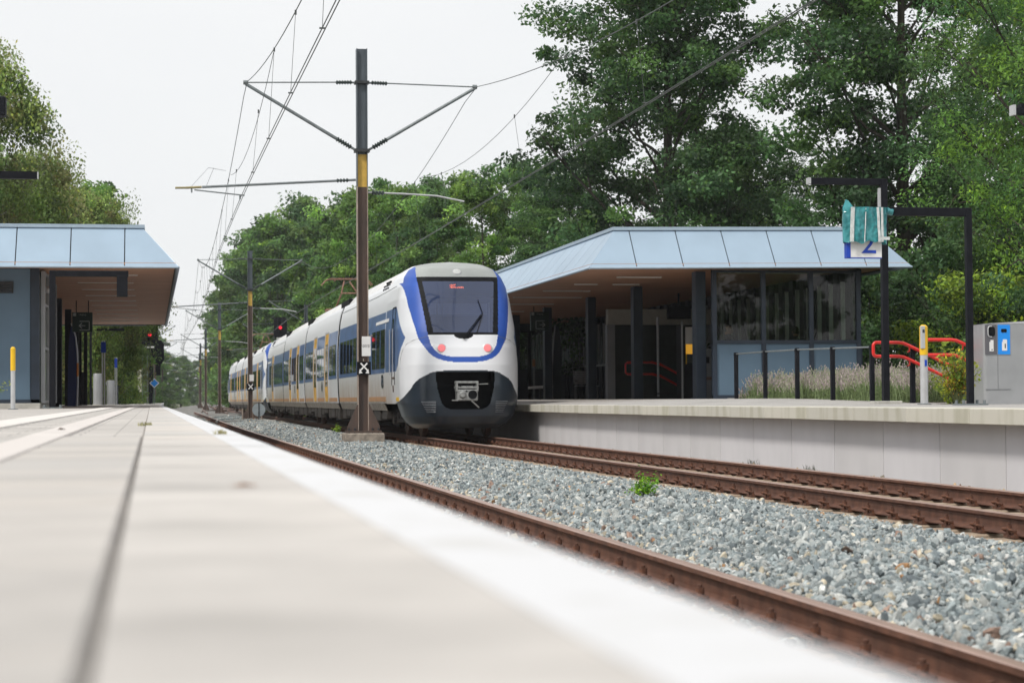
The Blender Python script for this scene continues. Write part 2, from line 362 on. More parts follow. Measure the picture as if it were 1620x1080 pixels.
# keep stones off rails (and thin on the sleepers of track 2)
k = (np.abs(X-2.855) > .05) | (RNG.random(len(X)) < 0)
k &= ~((np.abs(X-6.44) < .10)) & ~(np.abs(X-7.94) < .10)
k &= ~((np.abs(((Y-.3) % .6)-.0) < .14) & (X > 6.5) & (X < 8.5) & (RNG.random(len(X)) < .93))
X = X[k]; Y = Y[k]
Z = np.interp(X, [p[0] for p in prof], [p[1] for p in prof]) + RNG.normal(0, .012, len(X)) + .012*np.sin(X*5+Y*2.1) + .008*np.sin(Y*7.3+X)
Xw = X+np.array([cx(q) for q in Y])
t = RNG.random(len(X)); sh = RNG.normal(1, .16, len(X)).clip(.55, 1.5)
base = np.array([[.25, .29, .30], [.35, .385, .39], [.43, .45, .44], [.16, .19, .205], [.52, .53, .51], [.56, .50, .39], [.44, .24, .11], [.28, .19, .15], [.66, .66, .64]])
pr = np.array([.29, .28, .14, .17, .05, .035, .005, .010, .015]); pr /= pr.sum()
ci = RNG.choice(len(base), len(X), p=pr)
# next to the rails the stones are sandier
near = np.minimum(np.abs(X-2.95), np.abs(X-6.3)); sw = (RNG.random(len(X)) < np.clip(.8-near*1.6, 0, .75)) | ((X > 6.4) & (RNG.random(len(X)) < .75))
ci[sw] = RNG.choice([5, 5, 4, 7, 2, 1], sw.sum())
cc = base[ci]*sh[:, None]; cc[(X > 6.4)] *= np.array([.80, .66, .53])
me = bpy.data.meshes.new('ballast_stones'); me.vertices.add(len(X)); me.vertices.foreach_set('co', np.stack([Xw, Y, Z], 1).astype(np.float32).ravel())
a = me.attributes.new('scol', 'FLOAT_COLOR', 'POINT'); a.data.foreach_set('color', np.concatenate([cc, np.ones((len(X), 1))], 1).astype(np.float32).ravel())
a = me.attributes.new('ssz', 'FLOAT', 'POINT'); a.data.foreach_set('value', (RNG.gamma(9, .00215, len(X)).clip(.014, .05)*np.where(Y > 60, 1.35, 1)).astype(np.float32))
ms, n_, p_ = nodes('ballast_stone'); p_.inputs['Roughness'].default_value = .8
at = n_.nodes.new('ShaderNodeAttribute'); at.attribute_type = 'INSTANCER'; at.attribute_name = 'scol'
tn = n_.nodes.new('ShaderNodeTexNoise'); tn.inputs['Scale'].default_value = 1.6; tn.inputs['Detail'].default_value = 6
tcx = n_.nodes.new('ShaderNodeTexCoord'); n_.links.new(tcx.outputs['Object'], tn.inputs['Vector'])
rg = n_.nodes.new('ShaderNodeMapRange'); rg.inputs[1].default_value = .3; rg.inputs[2].default_value = .7; rg.inputs[3].default_value = .75; rg.inputs[4].default_value = 1.2
vm = n_.nodes.new('ShaderNodeVectorMath'); vm.operation = 'SCALE'
n_.links.new(tn.outputs['Fac'], rg.inputs[0]); n_.links.new(at.outputs['Color'], vm.inputs[0]); n_.links.new(rg.outputs[0], vm.inputs['Scale']); n_.links.new(vm.outputs[0], p_.inputs['Base Color'])
me.materials.append(ms)
bo = link('ballast_stones', me); bo['kind'] = 'stuff'; bo['label'] = 'blue grey crushed stone ballast heaped between the two tracks'; bo['category'] = 'gravel'
ng = bpy.data.node_groups.new('scatter_stones', 'GeometryNodeTree')
ng.interface.new_socket('Geometry', in_out='INPUT', socket_type='NodeSocketGeometry'); ng.interface.new_socket('Geometry', in_out='OUTPUT', socket_type='NodeSocketGeometry')
N = ng.nodes; L = ng.links
gi = N.new('NodeGroupInput'); go = N.new('NodeGroupOutput'); iop = N.new('GeometryNodeInstanceOnPoints'); gti = N.new('GeometryNodeGeometryToInstance')
for q in range(6):
    ic = N.new('GeometryNodeMeshIcoSphere'); ic.inputs['Radius'].default_value = 1; ic.inputs['Subdivisions'].default_value = 2
    sp = N.new('GeometryNodeSetPosition'); nt_ = N.new('ShaderNodeTexNoise'); nt_.noise_dimensions = '4D'; nt_.inputs['W'].default_value = q*7.3; nt_.inputs['Scale'].default_value = .75; nt_.inputs['Detail'].default_value = 2.5
    po = N.new('GeometryNodeInputPosition'); L.new(po.outputs[0], nt_.inputs['Vector'])
    su = N.new('ShaderNodeVectorMath'); su.operation = 'SUBTRACT'; su.inputs[1].default_value = (.5, .5, .5); L.new(nt_.outputs['Color'], su.inputs[0])
    sc = N.new('ShaderNodeVectorMath'); sc.operation = 'SCALE'; sc.inputs['Scale'].default_value = 2.3; L.new(su.outputs[0], sc.inputs[0])
    L.new(ic.outputs['Mesh'], sp.inputs['Geometry']); L.new(sc.outputs[0], sp.inputs['Offset'])
    sm = N.new('GeometryNodeSetMaterial'); sm.inputs['Material'].default_value = ms; L.new(sp.outputs[0], sm.inputs[0]); L.new(sm.outputs[0], gti.inputs[0])
L.new(gi.outputs[0], iop.inputs['Points']); L.new(gti.outputs[0], iop.inputs['Instance']); iop.inputs['Pick Instance'].default_value = True
rv = N.new('FunctionNodeRandomValue'); rv.data_type = 'FLOAT_VECTOR'; rv.inputs[1].default_value = (6.28, 6.28, 6.28); L.new(rv.outputs[0], iop.inputs['Rotation'])
r2 = N.new('FunctionNodeRandomValue'); r2.data_type = 'FLOAT_VECTOR'; r2.inputs[0].default_value = (.8, .55, .32); r2.inputs[1].default_value = (1.4, 1.1, .7); r2.inputs['Seed'].default_value = 5
na = N.new('GeometryNodeInputNamedAttribute'); na.data_type = 'FLOAT'; na.inputs['Name'].default_value = 'ssz'
s3 = N.new('ShaderNodeVectorMath'); s3.operation = 'SCALE'; L.new(r2.outputs[0], s3.inputs[0]); L.new(na.outputs['Attribute'], s3.inputs['Scale']); L.new(s3.outputs[0], iop.inputs['Scale'])
ri = N.new('FunctionNodeRandomValue'); ri.data_type = 'INT'; ri.inputs[4].default_value = 0; ri.inputs[5].default_value = 5; ri.inputs['Seed'].default_value = 9; L.new(ri.outputs[2], iop.inputs['Instance Index'])
L.new(iop.outputs[0], go.inputs[0])
md = bo.modifiers.new('scatter', 'NODES'); md.node_group = ng

# ------------------------------------------------------------------ tracks
RP = [(-.0625, -.154), (.0625, -.154), (.0625, -.145), (.012, -.128), (.008, -.115), (.008, -.045), (.030, -.036), (.036, -.030), (.036, -.006), (.028, 0), (-.028, 0), (-.036, -.006), (-.036, -.030), (-.030, -.036), (-.008, -.045), (-.008, -.115), (-.012, -.128), (-.0625, -.145)]
def rail_mesh(X, y0, y1, fx=None):
    ys = ysteps(y0, y1, 4.0); m = MB(); k = len(RP); V = []
    for y in ys:
        c = (fx or cx)(y)
        V += [(X+c+p[0], y, p[1]) for p in RP]
    F = []; mi = []
    for i in range(len(ys)-1):
        for j in range(k): F.append([i*k+j, i*k+(j+1) % k, (i+1)*k+(j+1) % k, (i+1)*k+j]); mi.append(1 if j in (8, 9, 10) else 0)
    m.add(V, F, 0, False); m.m = mi
    m.add(V[:k], [list(range(k))], 0)
    return m
fb = MB()
fb.box(-.085, .085, -.075, .075, -.172, -.155, 0)
for sx in (-1, 1):
    fb.box(sx*.066-.01, sx*.066+.01, -.06, .06, -.156, -.128, 0)
    fb.tube([(sx*.082, 0, -.158), (sx*.082, 0, -.088)], .011, 6, 0)
    fb.prism(circ(sx*.082, 0, .021, 6), 'z', -.122, -.100, 0)
    fb.tube([(sx*.060, -.052, -.140), (sx*.092, -.060, -.128), (sx*.112, -.038, -.122), (sx*.098, -.012, -.122), (sx*.070, 0, -.124), (sx*.098, .012, -.122), (sx*.112, .038, -.122), (sx*.092, .060, -.128), (sx*.060, .052, -.140)], .0085, 5, 0)
fb.v = [(v[0]*1.12, v[1]*1.25, -.172+(v[2]+.172)*1.35) for v in fb.v]
fm = fixn(fb.mesh('fastener', [MT['fast']]))
sb = MB()
sb.prism([(-.13, -.34), (.13, -.34), (.12, -.19), (.10, -.176), (-.10, -.176), (-.12, -.19)], 'x', -1.27, 1.27, 0)
slm = fixn(sb.mesh('sleeper', [MT['sleeper']]))
slm2 = slm
def track(X, label, near0, y1, rails_fast):
    t = thing('railway_track', label, 'railway track', (X, 0, 0))
    for s in (-1, 1):
        r = link('rail', fixn(rail_mesh(s*.7525, -3, y1).mesh('rail', [MT['rail'], MT['rail_head']])), t)
        if s in rails_fast:
            a, b, c = rails_fast[s]
            for i in range(a, b):
                y = .3+.6*i; o = link('fastener', fm, r, (s*.7525+cx(y)+random.uniform(-.003, .003), y, random.uniform(-.002, .001)), (0, 0, random.uniform(-.03, .03)))
            far = MB()
            for i in range(b, c):
                y = .3+.6*i; x0 = s*.7525+cx(y); far.box(x0-.11, x0+.11, y-.075, y+.075, -.172, -.11)
            o = part('fastener', far, MT['fast'], r); o['kind'] = 'stuff'
    return t
tr1 = track(2.105, 'rusty railway track close beside the near platform edge', 3, 170, {1: (3, 84, 190)})
tr2 = track(7.19, 'rusty railway track under the train beside the far platform', 8, 520, {-1: (10, 80, 120), 1: (14, 80, 84)})
for i in range(12, 82):
    y = .3+.6*i; link('sleeper', slm, tr2, (cx(y), y, random.uniform(-.004, .003)), (0, 0, random.uniform(-.006, .006)))
for i in range(6, 82):
    y = .3+.6*i; link('sleeper', slm, tr1, (cx(y), y, random.uniform(-.004, .003)), (0, 0, random.uniform(-.006, .006)))
# crossover tracks beyond the train and the continuing line
m = MB()
def xf(y): return cx(y)+(1.5*(1-math.cos(PI*min(1, max(0, (y-170)/60)))) if y > 170 else 0)
for s in (-1, 1):
    q = rail_mesh(2.105+s*.7525, 170, 520, xf); o = len(m.v); m.v += q.v; m.f += [[i+o for i in f] for f in q.f]; m.m += q.m; m.sm += q.sm
o = part('rail', m, [MT['rail'], MT['rail_head']], tr1)
t = thing('railway_track', 'distant branch track curving in beyond the far end of the train', 'railway track', (0, 0, 0))
for s in (-1, 1):
    part('rail', rail_mesh(4.3+s*.7525, 150, 420, lambda y: cx(y)+3.0*(1-min(1, (y-150)/90))**2*0+(y-150)*.012), [MT['rail'], MT['rail_head']], t)
# pale board crossing between the tracks, near the far mast
b = MB(); b.box(2.95, 5.7, 92.6, 93.6, -.13, -.01, 0, bev=.02)
cb = part('crossing_board', b, MT['concrete_lt'], None, label='long pale concrete slab lying across the ballast by the far mast', category='slab')

# ------------------------------------------------------------------ near platform
PE = .352; PZ = .76
b = MB(); ys = ysteps(-4, 150, 3)
V = []; F = []
sec = [(-14, PZ-.008), (-.035, PZ-.008), (-.034, PZ-.016), (PE-.06, PZ-.016), (PE-.06, -.45)]
for y in ys: V += [(x+cx(y), y, z) for x, z in sec]
k = len(sec)
for i in range(len(ys)-1):
    for j in range(k-1): F.append([i*k+j, (i+1)*k+j, (i+1)*k+j+1, i*k+j+1])
b.add(V, F, 0); b.add([V[-k+j] for j in range(k)]+[(-14+cx(150), 150, -.45)], [[0, 1, 2, 3, 4, 5]], 0)
pf = struct('platform', b, MT['paving'])
# edge slabs: grey strip and white painted nosing, one metre long each, as parts
for i in range(-2, 148):
    y0 = i*1.0; c = cx(y0+.5)
    if i < 100 or i % 1 == 0:
        e = MB(); e.box(-.028, PE-.115, 0, .994, PZ-.12, PZ, 0)
        if i == -2:
            esl = []
            for q, tc_ in enumerate(((.505, .48, .455), (.465, .442, .42), (.53, .497, .465), (.485, .467, .447))):
                eb = MB(); eb.box(-.028, PE-.115, 0, .994, PZ-.12, PZ, 0); esl.append(fixn(eb.mesh('edge_slab', [mat('slab', tc_, .85, var=.2, scale=2.6, lo=.3, hi=.6, bump=.15, bscale=60)])))
        o = link('edge_slab', random.choice(esl), pf, (c, y0, random.uniform(-.0012, .0012)), (0, 0, yaw_at(y0)))
        w = MB(); w.box(PE-.1145, PE, 0, .996, PZ-.12, PZ+.001, 0)
        if i == -2: wsl = fixn(w.mesh('white_nosing', [MT['edge_white']]))
        if i < 148: link('white_nosing', wsl, o)
# laid tiles near the camera; beyond them the material carries the joints
tl = fixn(MB().box(.003, .297, .003, .297, -.06, 0, 0, bev=.003).mesh('tile', [MT['tile']]))
tls = [tl]
for tc_ in ((.465, .442, .42), (.53, .497, .465), (.49, .47, .45)):
    q = tl.copy(); q.materials[0] = mat('tile_b', tc_, .85, var=.12, scale=2.5, bump=.15, bscale=60); tls.append(q)
tlp = fixn(MB().box(.003, .147, .003, .297, -.06, .0035, 0, bev=.003).mesh('tile', [MT['tile_pink']]))
tlw = fixn(MB().box(.003, .297, .003, .297, -.06, .0035, 0, bev=.003).mesh('tile', [MT['tile_white']]))
for j in range(0, 26):
    y = .2+j*.3
    link('tile', random.choice(tls), pf, (-.335, y, PZ+random.uniform(-.001, .001)))
    link('tile', tlp, pf, (-.485, y+.15*(j % 2)*0, PZ))
    link('tile', tlp, pf, (-.47+.0, y+.3*.0, PZ-.0006)) if False else None
    for c_ in range(1):
        if y > 2.5: link('tile', random.choice(tls), pf, (-.785, y, PZ+random.uniform(-.001, .001)))
    if y > 3.5:
        for q in range(1): link('tile', tlw, pf, (-1.085, y, PZ))
m = MB()   # guidance bands continue as low tiles to the far end
for i in range(200):
    y = 8.0+i*.6
    if y > 140: break
    m.box(-.482+cx(y), -.338+cx(y), y+.003, y+.597, PZ-.03, PZ+.0035, 0)
o = part('tile', m, MT['tile_pink'], pf, label='pinkish guidance tiles running along the platform'); o['kind'] = 'stuff'
m = MB()
for i in range(200):
    y = 8.0+i*.6
    if y > 140: break
    m.box(-1.082+cx(y), -.788+cx(y), y+.003, y+.597, PZ-.03, PZ+.0035, 0)
o = part('tile', m, MT['tile_white'], pf, label='pale guidance tiles running along the platform'); o['kind'] = 'stuff'
# tufts of grass in the joints
def tuft(name, label, x, y, z, n, h, spread, col, group=None, cat='weed'):
    V = []; Q = []; Cc = []
    for i in range(n):
        a = random.uniform(0, 2*PI); r = random.uniform(0, spread); x0 = r*math.cos(a); y0 = r*math.sin(a)
        hh = h*random.uniform(.4, 1); le = random.uniform(.2, .9)*hh; b_ = random.uniform(0, 2*PI); w = .004+.003*random.random()
        dx, dy = math.cos(b_), math.sin(b_); px, py = -dy*w, dx*w; o = len(V)
        V += [(x0-px, y0-py, 0), (x0+px, y0+py, 0), (x0+dx*le*.4+px*.7, y0+dy*le*.4+py*.7, hh*.65), (x0+dx*le*.4-px*.7, y0+dy*le*.4-py*.7, hh*.65), (x0+dx*le, y0+dy*le, hh), (x0+dx*le+.001, y0+dy*le, hh)]
        Q += [(o, o+1, o+2, o+3), (o+3, o+2, o+5, o+4)]; k_ = random.uniform(.7, 1.3); Cc += [(col[0]*k_, col[1]*k_, col[2]*k_, 1)]*6
    me = npmesh(name, V, Q, [MT['leaf']], Cc)
    return link(name, me, None, (x, y, z), label=label, category=cat, group=group)
tuft('grass_tuft', 'small dry grass tuft in the seam of the near platform', -.03, 11.5, PZ-.004, 50, .025, .05, (.32, .31, .17))
tuft('grass_tuft', 'small dry grass tuft on the white platform edge line', .27, 8.1, PZ, 36, .022, .03, (.36, .34, .18))
lf = MB()
for k in range(5): lf.add([(0, 0, .002), (.02, .012, .006), (.045, 0, .002), (.02, -.012, .006)], [[0, 1, 2, 3]], 0)
part('fallen_leaf', lf, mat('leaf_brown', (.45, .24, .10), .8), None, (.12, 3.1, PZ+.002), label='small orange brown leaf lying on the near platform tiles', category='leaf')
lf2 = MB().add([(0, 0, .002), (.012, .014, .012), (.04, .004, .004), (.02, -.014, .010)], [[0, 1, 2, 3]], 0)
part('fallen_leaf', lf2, mat('leaf_dark', (.10, .07, .05), .8), None, (-.42, 9.3, PZ+.006), label='dark curled leaf lying on the pinkish guidance tiles', category='leaf')

# ------------------------------------------------------------------ far platform
def pz(x, y):
    k = min(1, max(0, (y-31)/8)); s_ = min(1, max(0, (x-8.85)/2.2))
    return .76+.108*s_*k
rp = MB(); ysr = [8+i*1.5 for i in range(80)]; xr = [8.9, 9.3, 9.8, 10.4, 11.05, 12.9, 17.2]
V = []; F = []
for y in ysr: V += [(x+cx(y), y, pz(x, y)-(.003 if x < 9.2 else 0)) for x in xr]
k = len(xr)
def hole(x, y): return 12.95 < x < 17.0 and 30.4 < y < 32.3
for i in range(len(ysr)-1):
    for j in range(k-1):
        if j == k-2 and 30.4 <= ysr[i]+.75 <= 32.6: continue
        F.append([i*k+j, i*k+j+1, (i+1)*k+j+1, (i+1)*k+j])
V2 = len(V)
rp.add(V, F, 0)
# retaining side behind and ends
for i in range(len(ysr)-1):
    y0, y1 = ysr[i], ysr[i+1]
    rp.add([(17.2+cx(y0), y0, pz(17.2, y0)), (17.2+cx(y1), y1, pz(17.2, y1)), (17.2+cx(y1), y1, -.5), (17.2+cx(y0), y0, -.5)], [[0, 1, 2, 3]], 0)
MT['paving_far'] = tilemat('paving_far', (.40, .385, .37), .30)
fp = struct('platform', rp, MT['paving_far'])
cop = fixn(MB().box(8.86, 9.5, .006, 1.847, .585, .761, 0, bev=.008).mesh('coping_slab', [MT['coping']]))
wal = fixn(MB().box(9.10, 9.22, .008, 1.845, -.45, .585, 0).mesh('wall_panel', [MT['wallp']]))
cop2 = cop.copy(); cop2.materials[0] = mat('coping_b', (.55, .535, .475), .82, var=.16, scale=2.7, stretch=(1, 1.6, .3), bump=.2, bscale=50, col2=(.42, .405, .325), lo=.3, hi=.55)
wal2 = wal.copy(); wal2.materials[0] = mat('wallp_b', (.63, .62, .64), .75, var=.045, scale=1.3, stretch=(1, 1.2, .6), bump=.08, bscale=50)
for i in range(-6, 52):
    y = 20.68+1.853*i; link('coping_slab', random.choice((cop, cop2)), fp, (cx(y+.9)+random.uniform(-.003, .003), y, random.uniform(-.0025, .0015)), (0, 0, yaw_at(y)))
for i in range(-6, 52):
    y = 20.27+1.8335*i; o = link('wall_panel', random.choice((wal, wal2)), fp, (cx(y+.9), y, 0), (0, 0, yaw_at(y))); o.scale = (1, 1.8335/1.853, 1)
bk = MB()
for i in range(len(ysr)-1):
    y0, y1 = ysr[i], ysr[i+1]
    bk.add([(9.3+cx(y0), y0, .58), (9.3+cx(y1), y1, .58), (9.3+cx(y1), y1, -.5), (9.3+cx(y0), y0, -.5)], [[0, 1, 2, 3]], 0)
part('joint_backing', bk, MT['joint'], fp)
# ------------------------------------------------------------------ train
ZW = [.22, .32, .50, .8, 1.2, 1.7, 2.6, 3.3, 3.6, 3.85, 4.03, 4.15, 4.21, 4.25]
WK = [1.02, 1.16, 1.30, 1.40, 1.42, 1.43, 1.42, 1.36, 1.30, 1.2, 1.06, .88, .6, .0]
ZK = [.22, .32, .5, .75, 1.2, 1.7, 2.1, 2.47, 3.0, 3.8, 4.03, 4.17, 4.25]
YK = [.40, .14, .04, 0, .03, .1, .22, .40, .72, 1.22, 1.5, 2.0, 2.6]
def nose_depth(x, z):
    w = np.interp(z, ZW, WK); y = np.interp(z, ZK, YK); t = np.minimum(np.abs(x)/max(w, .02), 1.)
    e = np.interp(z, [1, 2.2, 3, 3.8], [3., 3.2, 5, 7])
    return y + 1.2*(1-np.maximum(0, 1-t**e)**(1/1.8))
NOSE_REAR = 3.95
def ip(v, a, b): return np.interp(v, a, b)
def nose_grid():
    zs = np.concatenate([np.linspace(.22, 3.9, 200), np.linspace(3.915, 4.25, 34)])
    th = np.linspace(-PI/2, PI/2, 190); side = np.concatenate([np.linspace(0, 1, 60)])
    rows = []
    for z in zs:
        w = float(np.interp(z, ZW, WK)); x = np.sin(th)*w; y = nose_depth(x, z)
        ye = float(np.interp(z, ZK, YK))+1.2
        rear = max(NOSE_REAR, ye+.01)
        sl = np.stack([np.full(60, -w), rear+(ye-rear)*side], 1); sr = np.stack([np.full(60, w), ye+(rear-ye)*side], 1)
        pl = np.concatenate([sl[:-1], np.stack([x, y], 1), sr[1:]])
        rows.append(np.concatenate([pl, np.full((len(pl), 1), z)], 1))
    return np.array(rows)
G = nose_grid(); nz_, nx_ = G.shape[:2]
Ce = (G[:-1, :-1]+G[1:, :-1]+G[:-1, 1:]+G[1:, 1:])/4
cx_, cy_, cz_ = np.abs(Ce[..., 0]), Ce[..., 1], Ce[..., 2]
w_ = ip(cz_, ZW, WK)
fair_z = ip(cx_, [0, .45, .71, .8, 1.05, 1.14, 1.24, 1.36, 1.43], [1.57, 1.57, 1.54, 1.52, 1.38, 1.3, 1.13, .95, .86]) - np.clip((cy_-1.0)*.09, 0, .2)
hole_x = ip(cz_, [.66, .68, .72, .80, .89, 1.16, 1.3, 1.5, 1.54], [.35, .42, .50, .565, .60, .665, .68, .69, .66])
bo = ip(cz_, [1.75, 1.765, 1.79, 1.85, 1.93, 2.0, 2.10, 2.31, 2.72, 3.1, 3.46, 3.7, 3.85, 4.05], [.05, .3, .49, .66, .78, .84, .91, 1.04, 1.13, 1.20, 1.235, 1.27, 1.4, 1.5])
bi = ip(cz_, [1.875, 1.883, 1.915, 1.966, 2.05, 2.17, 2.40, 3.79, 4.0, 4.25], [.0, .30, .48, .60, .70, .775, .83, .98, .95, .80])
# wedge of blue on the cab side, from the door forward to a point
def inpoly(a, b, poly):
    r = np.zeros(a.shape, bool); n = len(poly)
    for i in range(n):
        (x1, y1), (x2, y2) = poly[i], poly[(i+1) % n]
        if y1 == y2: continue
        c = ((y1 > b) != (y2 > b)) & (a < (x2-x1)*(b-y1)/(y2-y1)+x1); r ^= c
    return r
sideblue = inpoly(cy_, cz_, [(5, 3.1), (1.95, 3.1), (1.75, 3.0), (.95, 2.35), (1.35, 1.72), (1.7, 1.57), (5, 1.57)]) & (cx_ > w_*.86)
reg = np.zeros(cx_.shape, int)                                                     # 0 white shell
reg[sideblue & (Ce[..., 0] < 0)] = 2; reg[sideblue & (Ce[..., 0] > 0)] = 8
front = cy_ < ip(cz_, [3.0, 3.8, 4.25], [1.75, 2.4, 2.6])
blue = (cz_ > 1.75) & (cx_ < bo) & (cx_ > bi) & front & (cy_ < 2.5) & ~((cz_ > 3.7) & (cy_ > 1.9+(cz_-3.7)*1.2))
blue |= (cz_ > 1.75) & (cz_ <= 1.877) & (cx_ < bo)
reg[blue] = 1
scr = (cz_ > 2.40) & (cz_ < 3.80) & (cx_ <= bi) & front; reg[scr] = 4
gl = (cz_ > 2.45) & (cz_ < 3.70) & (cx_ < ip(cz_, [2.44, 3.68], [.70, .86])) & front; reg[gl] = 5
cap = (cz_ >= 3.80) & (cx_ <= bi) & (cy_ < 2.55); reg[cap] = 6
reg[cz_ < fair_z] = 3
reg[(cy_ > 1.75) & (cz_ < .80)] = 9                                                # cut away behind the fairing
reg[(cz_ > .66) & (cz_ < 1.54) & (cx_ < hole_x) & (cy_ < .6)] = 9
wip = (cz_ > 2.31) & (cz_ < 2.405) & (cx_ < ip(cz_, [2.31, 2.34, 2.40], [.12, .19, .235])) & front; reg[wip] = 7
idx = np.arange(nz_*nx_).reshape(nz_, nx_)
Q = np.stack([idx[:-1, :-1], idx[:-1, 1:], idx[1:, 1:], idx[1:, :-1]], -1)
def nose_region(k, name, m):
    q = Q[reg == k]; u, inv = np.unique(q.ravel(), return_inverse=True)
    me = npmesh(name, G.reshape(-1, 3)[u], inv.reshape(-1, 4), [m], smooth=True)
    return me
NR = {k: nose_region(k, n, MT[m]) for k, n, m in ((0, 'car_body', 't_white'), (1, 'blue_band', 't_blue'), (2, 'cab_side_panel', 't_blue2'), (8, 'cab_side_panel', 't_blue2'), (3, 'front_fairing', 't_dark'), (4, 'windscreen_frame', 't_black'), (5, 'windscreen', 'screen_glass'), (6, 'roof_cap', 't_grey'), (7, 'wiper_recess', 't_black'))}

SP = [(1.40, .80), (1.42, 1.0), (1.425, 1.7), (1.42, 2.6), (1.36, 3.3), (1.30, 3.6)]
def hw(z): return float(np.interp(z, ZW, WK))
def side_panel(mb, y0, y1, z0, z1, off=.006, mi=0, both=True, th=.01, n=3):
    """thin plate lying on the curved car side"""
    for s in ((-1, 1) if both else (-1,)):
        zs = [z0+(z1-z0)*i/n for i in range(n+1)]; V = []; F = []
        for z in zs:
            for y in (y0, y1): V.append((s*(hw(z)+off), y, z))
        for z in zs:
            for y in (y0, y1): V.append((s*(hw(z)+off-th), y, z))
        m = 2*(n+1)
        for i in range(n): F.append([2*i, 2*i+1, 2*i+3, 2*i+2]); F.append([m+2*i, m+2*i+2, m+2*i+3, m+2*i+1])
        F += [[0, 2*n, m+2*n, m][::1]] if False else []
        for i in range(n): F.append([2*i, 2*i+2, m+2*i+2, m+2*i]); F.append([2*i+1, m+2*i+1, m+2*i+3, 2*i+3])
        F.append([0, m, m+1, 1]); F.append([2*n, 2*n+1, m+2*n+1, m+2*n])
        mb.add(V, F, mi)
def body_shell(y0, y1):
    m = MB(); prof = []
    for z in [.80, .84, 1.0, 1.2, 1.7, 2.2, 2.6, 3.0, 3.3, 3.45, 3.6, 3.72, 3.80]: prof.append((hw(z), z))
    top = [(-x, z) for x, z in prof] + [(x, z) for x, z in reversed(prof)]
    m.prism(top, 'y', y0, y1, 0, True); return m
def roof_shell(y0, y1, mi=0):
    m = MB(); pr = [(hw(z)-.03, z) for z in (3.78, 3.85, 3.95, 4.03, 4.10, 4.15, 4.19, 4.22, 4.24)]
    a = [(-x, z) for x, z in pr]+[(x, z) for x, z in reversed(pr)]
    n = len(a); s = .55      # ends slope
    V = [(p[0], y0+(p[1]-3.78)*1.4, p[1]) for p in a]+[(p[0], y1-(p[1]-3.78)*1.4, p[1]) for p in a]
    F = [[i, (i+1) % n, n+(i+1) % n, n+i] for i in range(n)]+[list(range(n))[::-1], [n+i for i in range(n)]]
    m.add(V, F, mi, False)
    for f in range(len(m.sm)-2): m.sm[f] = True
    return m
wheel = MB()
for sx in (-1, 1):
    wheel.tube([(sx*.70, 0, .42), (sx*.83, 0, .42)], .42, 20, 0); wheel.tube([(sx*.83, 0, .42), (sx*.87, 0, .42)], .16, 12, 0)
wheel.tube([(-.7, 0, .42), (.7, 0, .42)], .08, 8, 0)
wheel_me = fixn(wheel.mesh('wheelset', [MT['t_rust']]))
bog = MB()
for sx in (-1, 1):
    bog.prism([(-1.75, .42), (-1.6, .62), (-.7, .66), (-.4, .48), (.4, .48), (.7, .66), (1.6, .62), (1.75, .42), (1.5, .30), (.6, .34), (-.6, .34), (-1.5, .30)], 'x', sx*.98, sx*1.10, 0)
    for yy in (-1.3, 1.3): bog.tube([(sx*.9, yy, .42), (sx*1.18, yy, .42)], .15, 10, 0)
    for yy in (-.55, 0, .55): bog.tube([(sx*1.05, yy, .42), (sx*1.05, yy, .86)], .10, 8, 0)
    bog.tube([(sx*1.12, -.9, .75), (sx*1.12, .9, .5)], .04, 6, 0)
bog.box(-.9, .9, -.4, .4, .38, .8, 0)
bog_me = fixn(bog.mesh('bogie', [MT['t_under']]))
def emblem(parent, y, z):
    m = MB()
    for s in (-1,):
        x = s*(hw(z)+.009)
        for q in (-1, 1):
            for dy, dz, a, b in ((0, .13*q, .16, .035), (.17*q, 0, .05, .12), (-.06*q, .05*q, .035, .09)):
                m.box(x-.002, x+.002, y+dy-a, y+dy+a, z+dz-b, z+dz+b, 0)
    part('emblem', m, MT['t_dark'], parent)
def dress(parent, L, windows, doors, y_first=0, band=True, first=False, detail=True, mast=None):
    """blue window band, panes, yellow doors with pale posts, orange stripe, gap seals"""
    b0 = y_first
    m = MB(); edges = sorted([b0+.12]+[v for d in doors for v in (d-.78, d+.78)]+[L-.12])
    for i in range(0, len(edges), 2): side_panel(m, edges[i], edges[i+1], 1.57, 3.09, .006)
    part('window_band', m, MT['t_blue2'], parent)
    for a, b in windows:
        m = MB(); side_panel(m, a, b, 1.69, 2.66, .014, th=.008)
        w = part('window', m, MT['train_glass'], parent)
        if detail and b-a > 1.2:
            f = MB(); k = int((b-a)/.95)
            for i in range(1, k): y = a+(b-a)*i/k; side_panel(f, y-.03, y+.03, 1.69, 2.66, .018)
            if k > 1 and 'sub' in parent.get('lvl', ''): pass
            if k > 1: part('window_bar', f, MT['t_blue2'], parent)
    for d in doors:
        m = MB(); side_panel(m, d-.70, d+.70, .86, 3.10, .009, th=.02, n=6)
        o = part('door', m, MT['t_yellow'], parent)
        if detail:
            m = MB()
            side_panel(m, d-.42, d-.05, 1.35, 2.75, .016, th=.01); side_panel(m, d+.05, d+.42, 1.35, 2.75, .016, th=.01)
            part('door_glass', m, MT['train_glass'], parent)
            m = MB()
            for q in (-.75, .75): side_panel(m, d+q-.05, d+q+.05, .82, 3.14, .024, th=.03, n=6)
            side_panel(m, d-.75, d+.75, 3.10, 3.16, .016, th=.03)
            part('door_frame', m, MT['light_metal'], parent)
    m = MB(); side_panel(m, b0+.1, L-.1, .85, .97, .008); part('side_stripe', m, MT['t_orange'], parent)
MT['t_orange'] = mat('t_orange', (.46, .25, .12), .6, var=.25, scale=3, stretch=(1, 1.5, 3), col2=(.34, .21, .12))
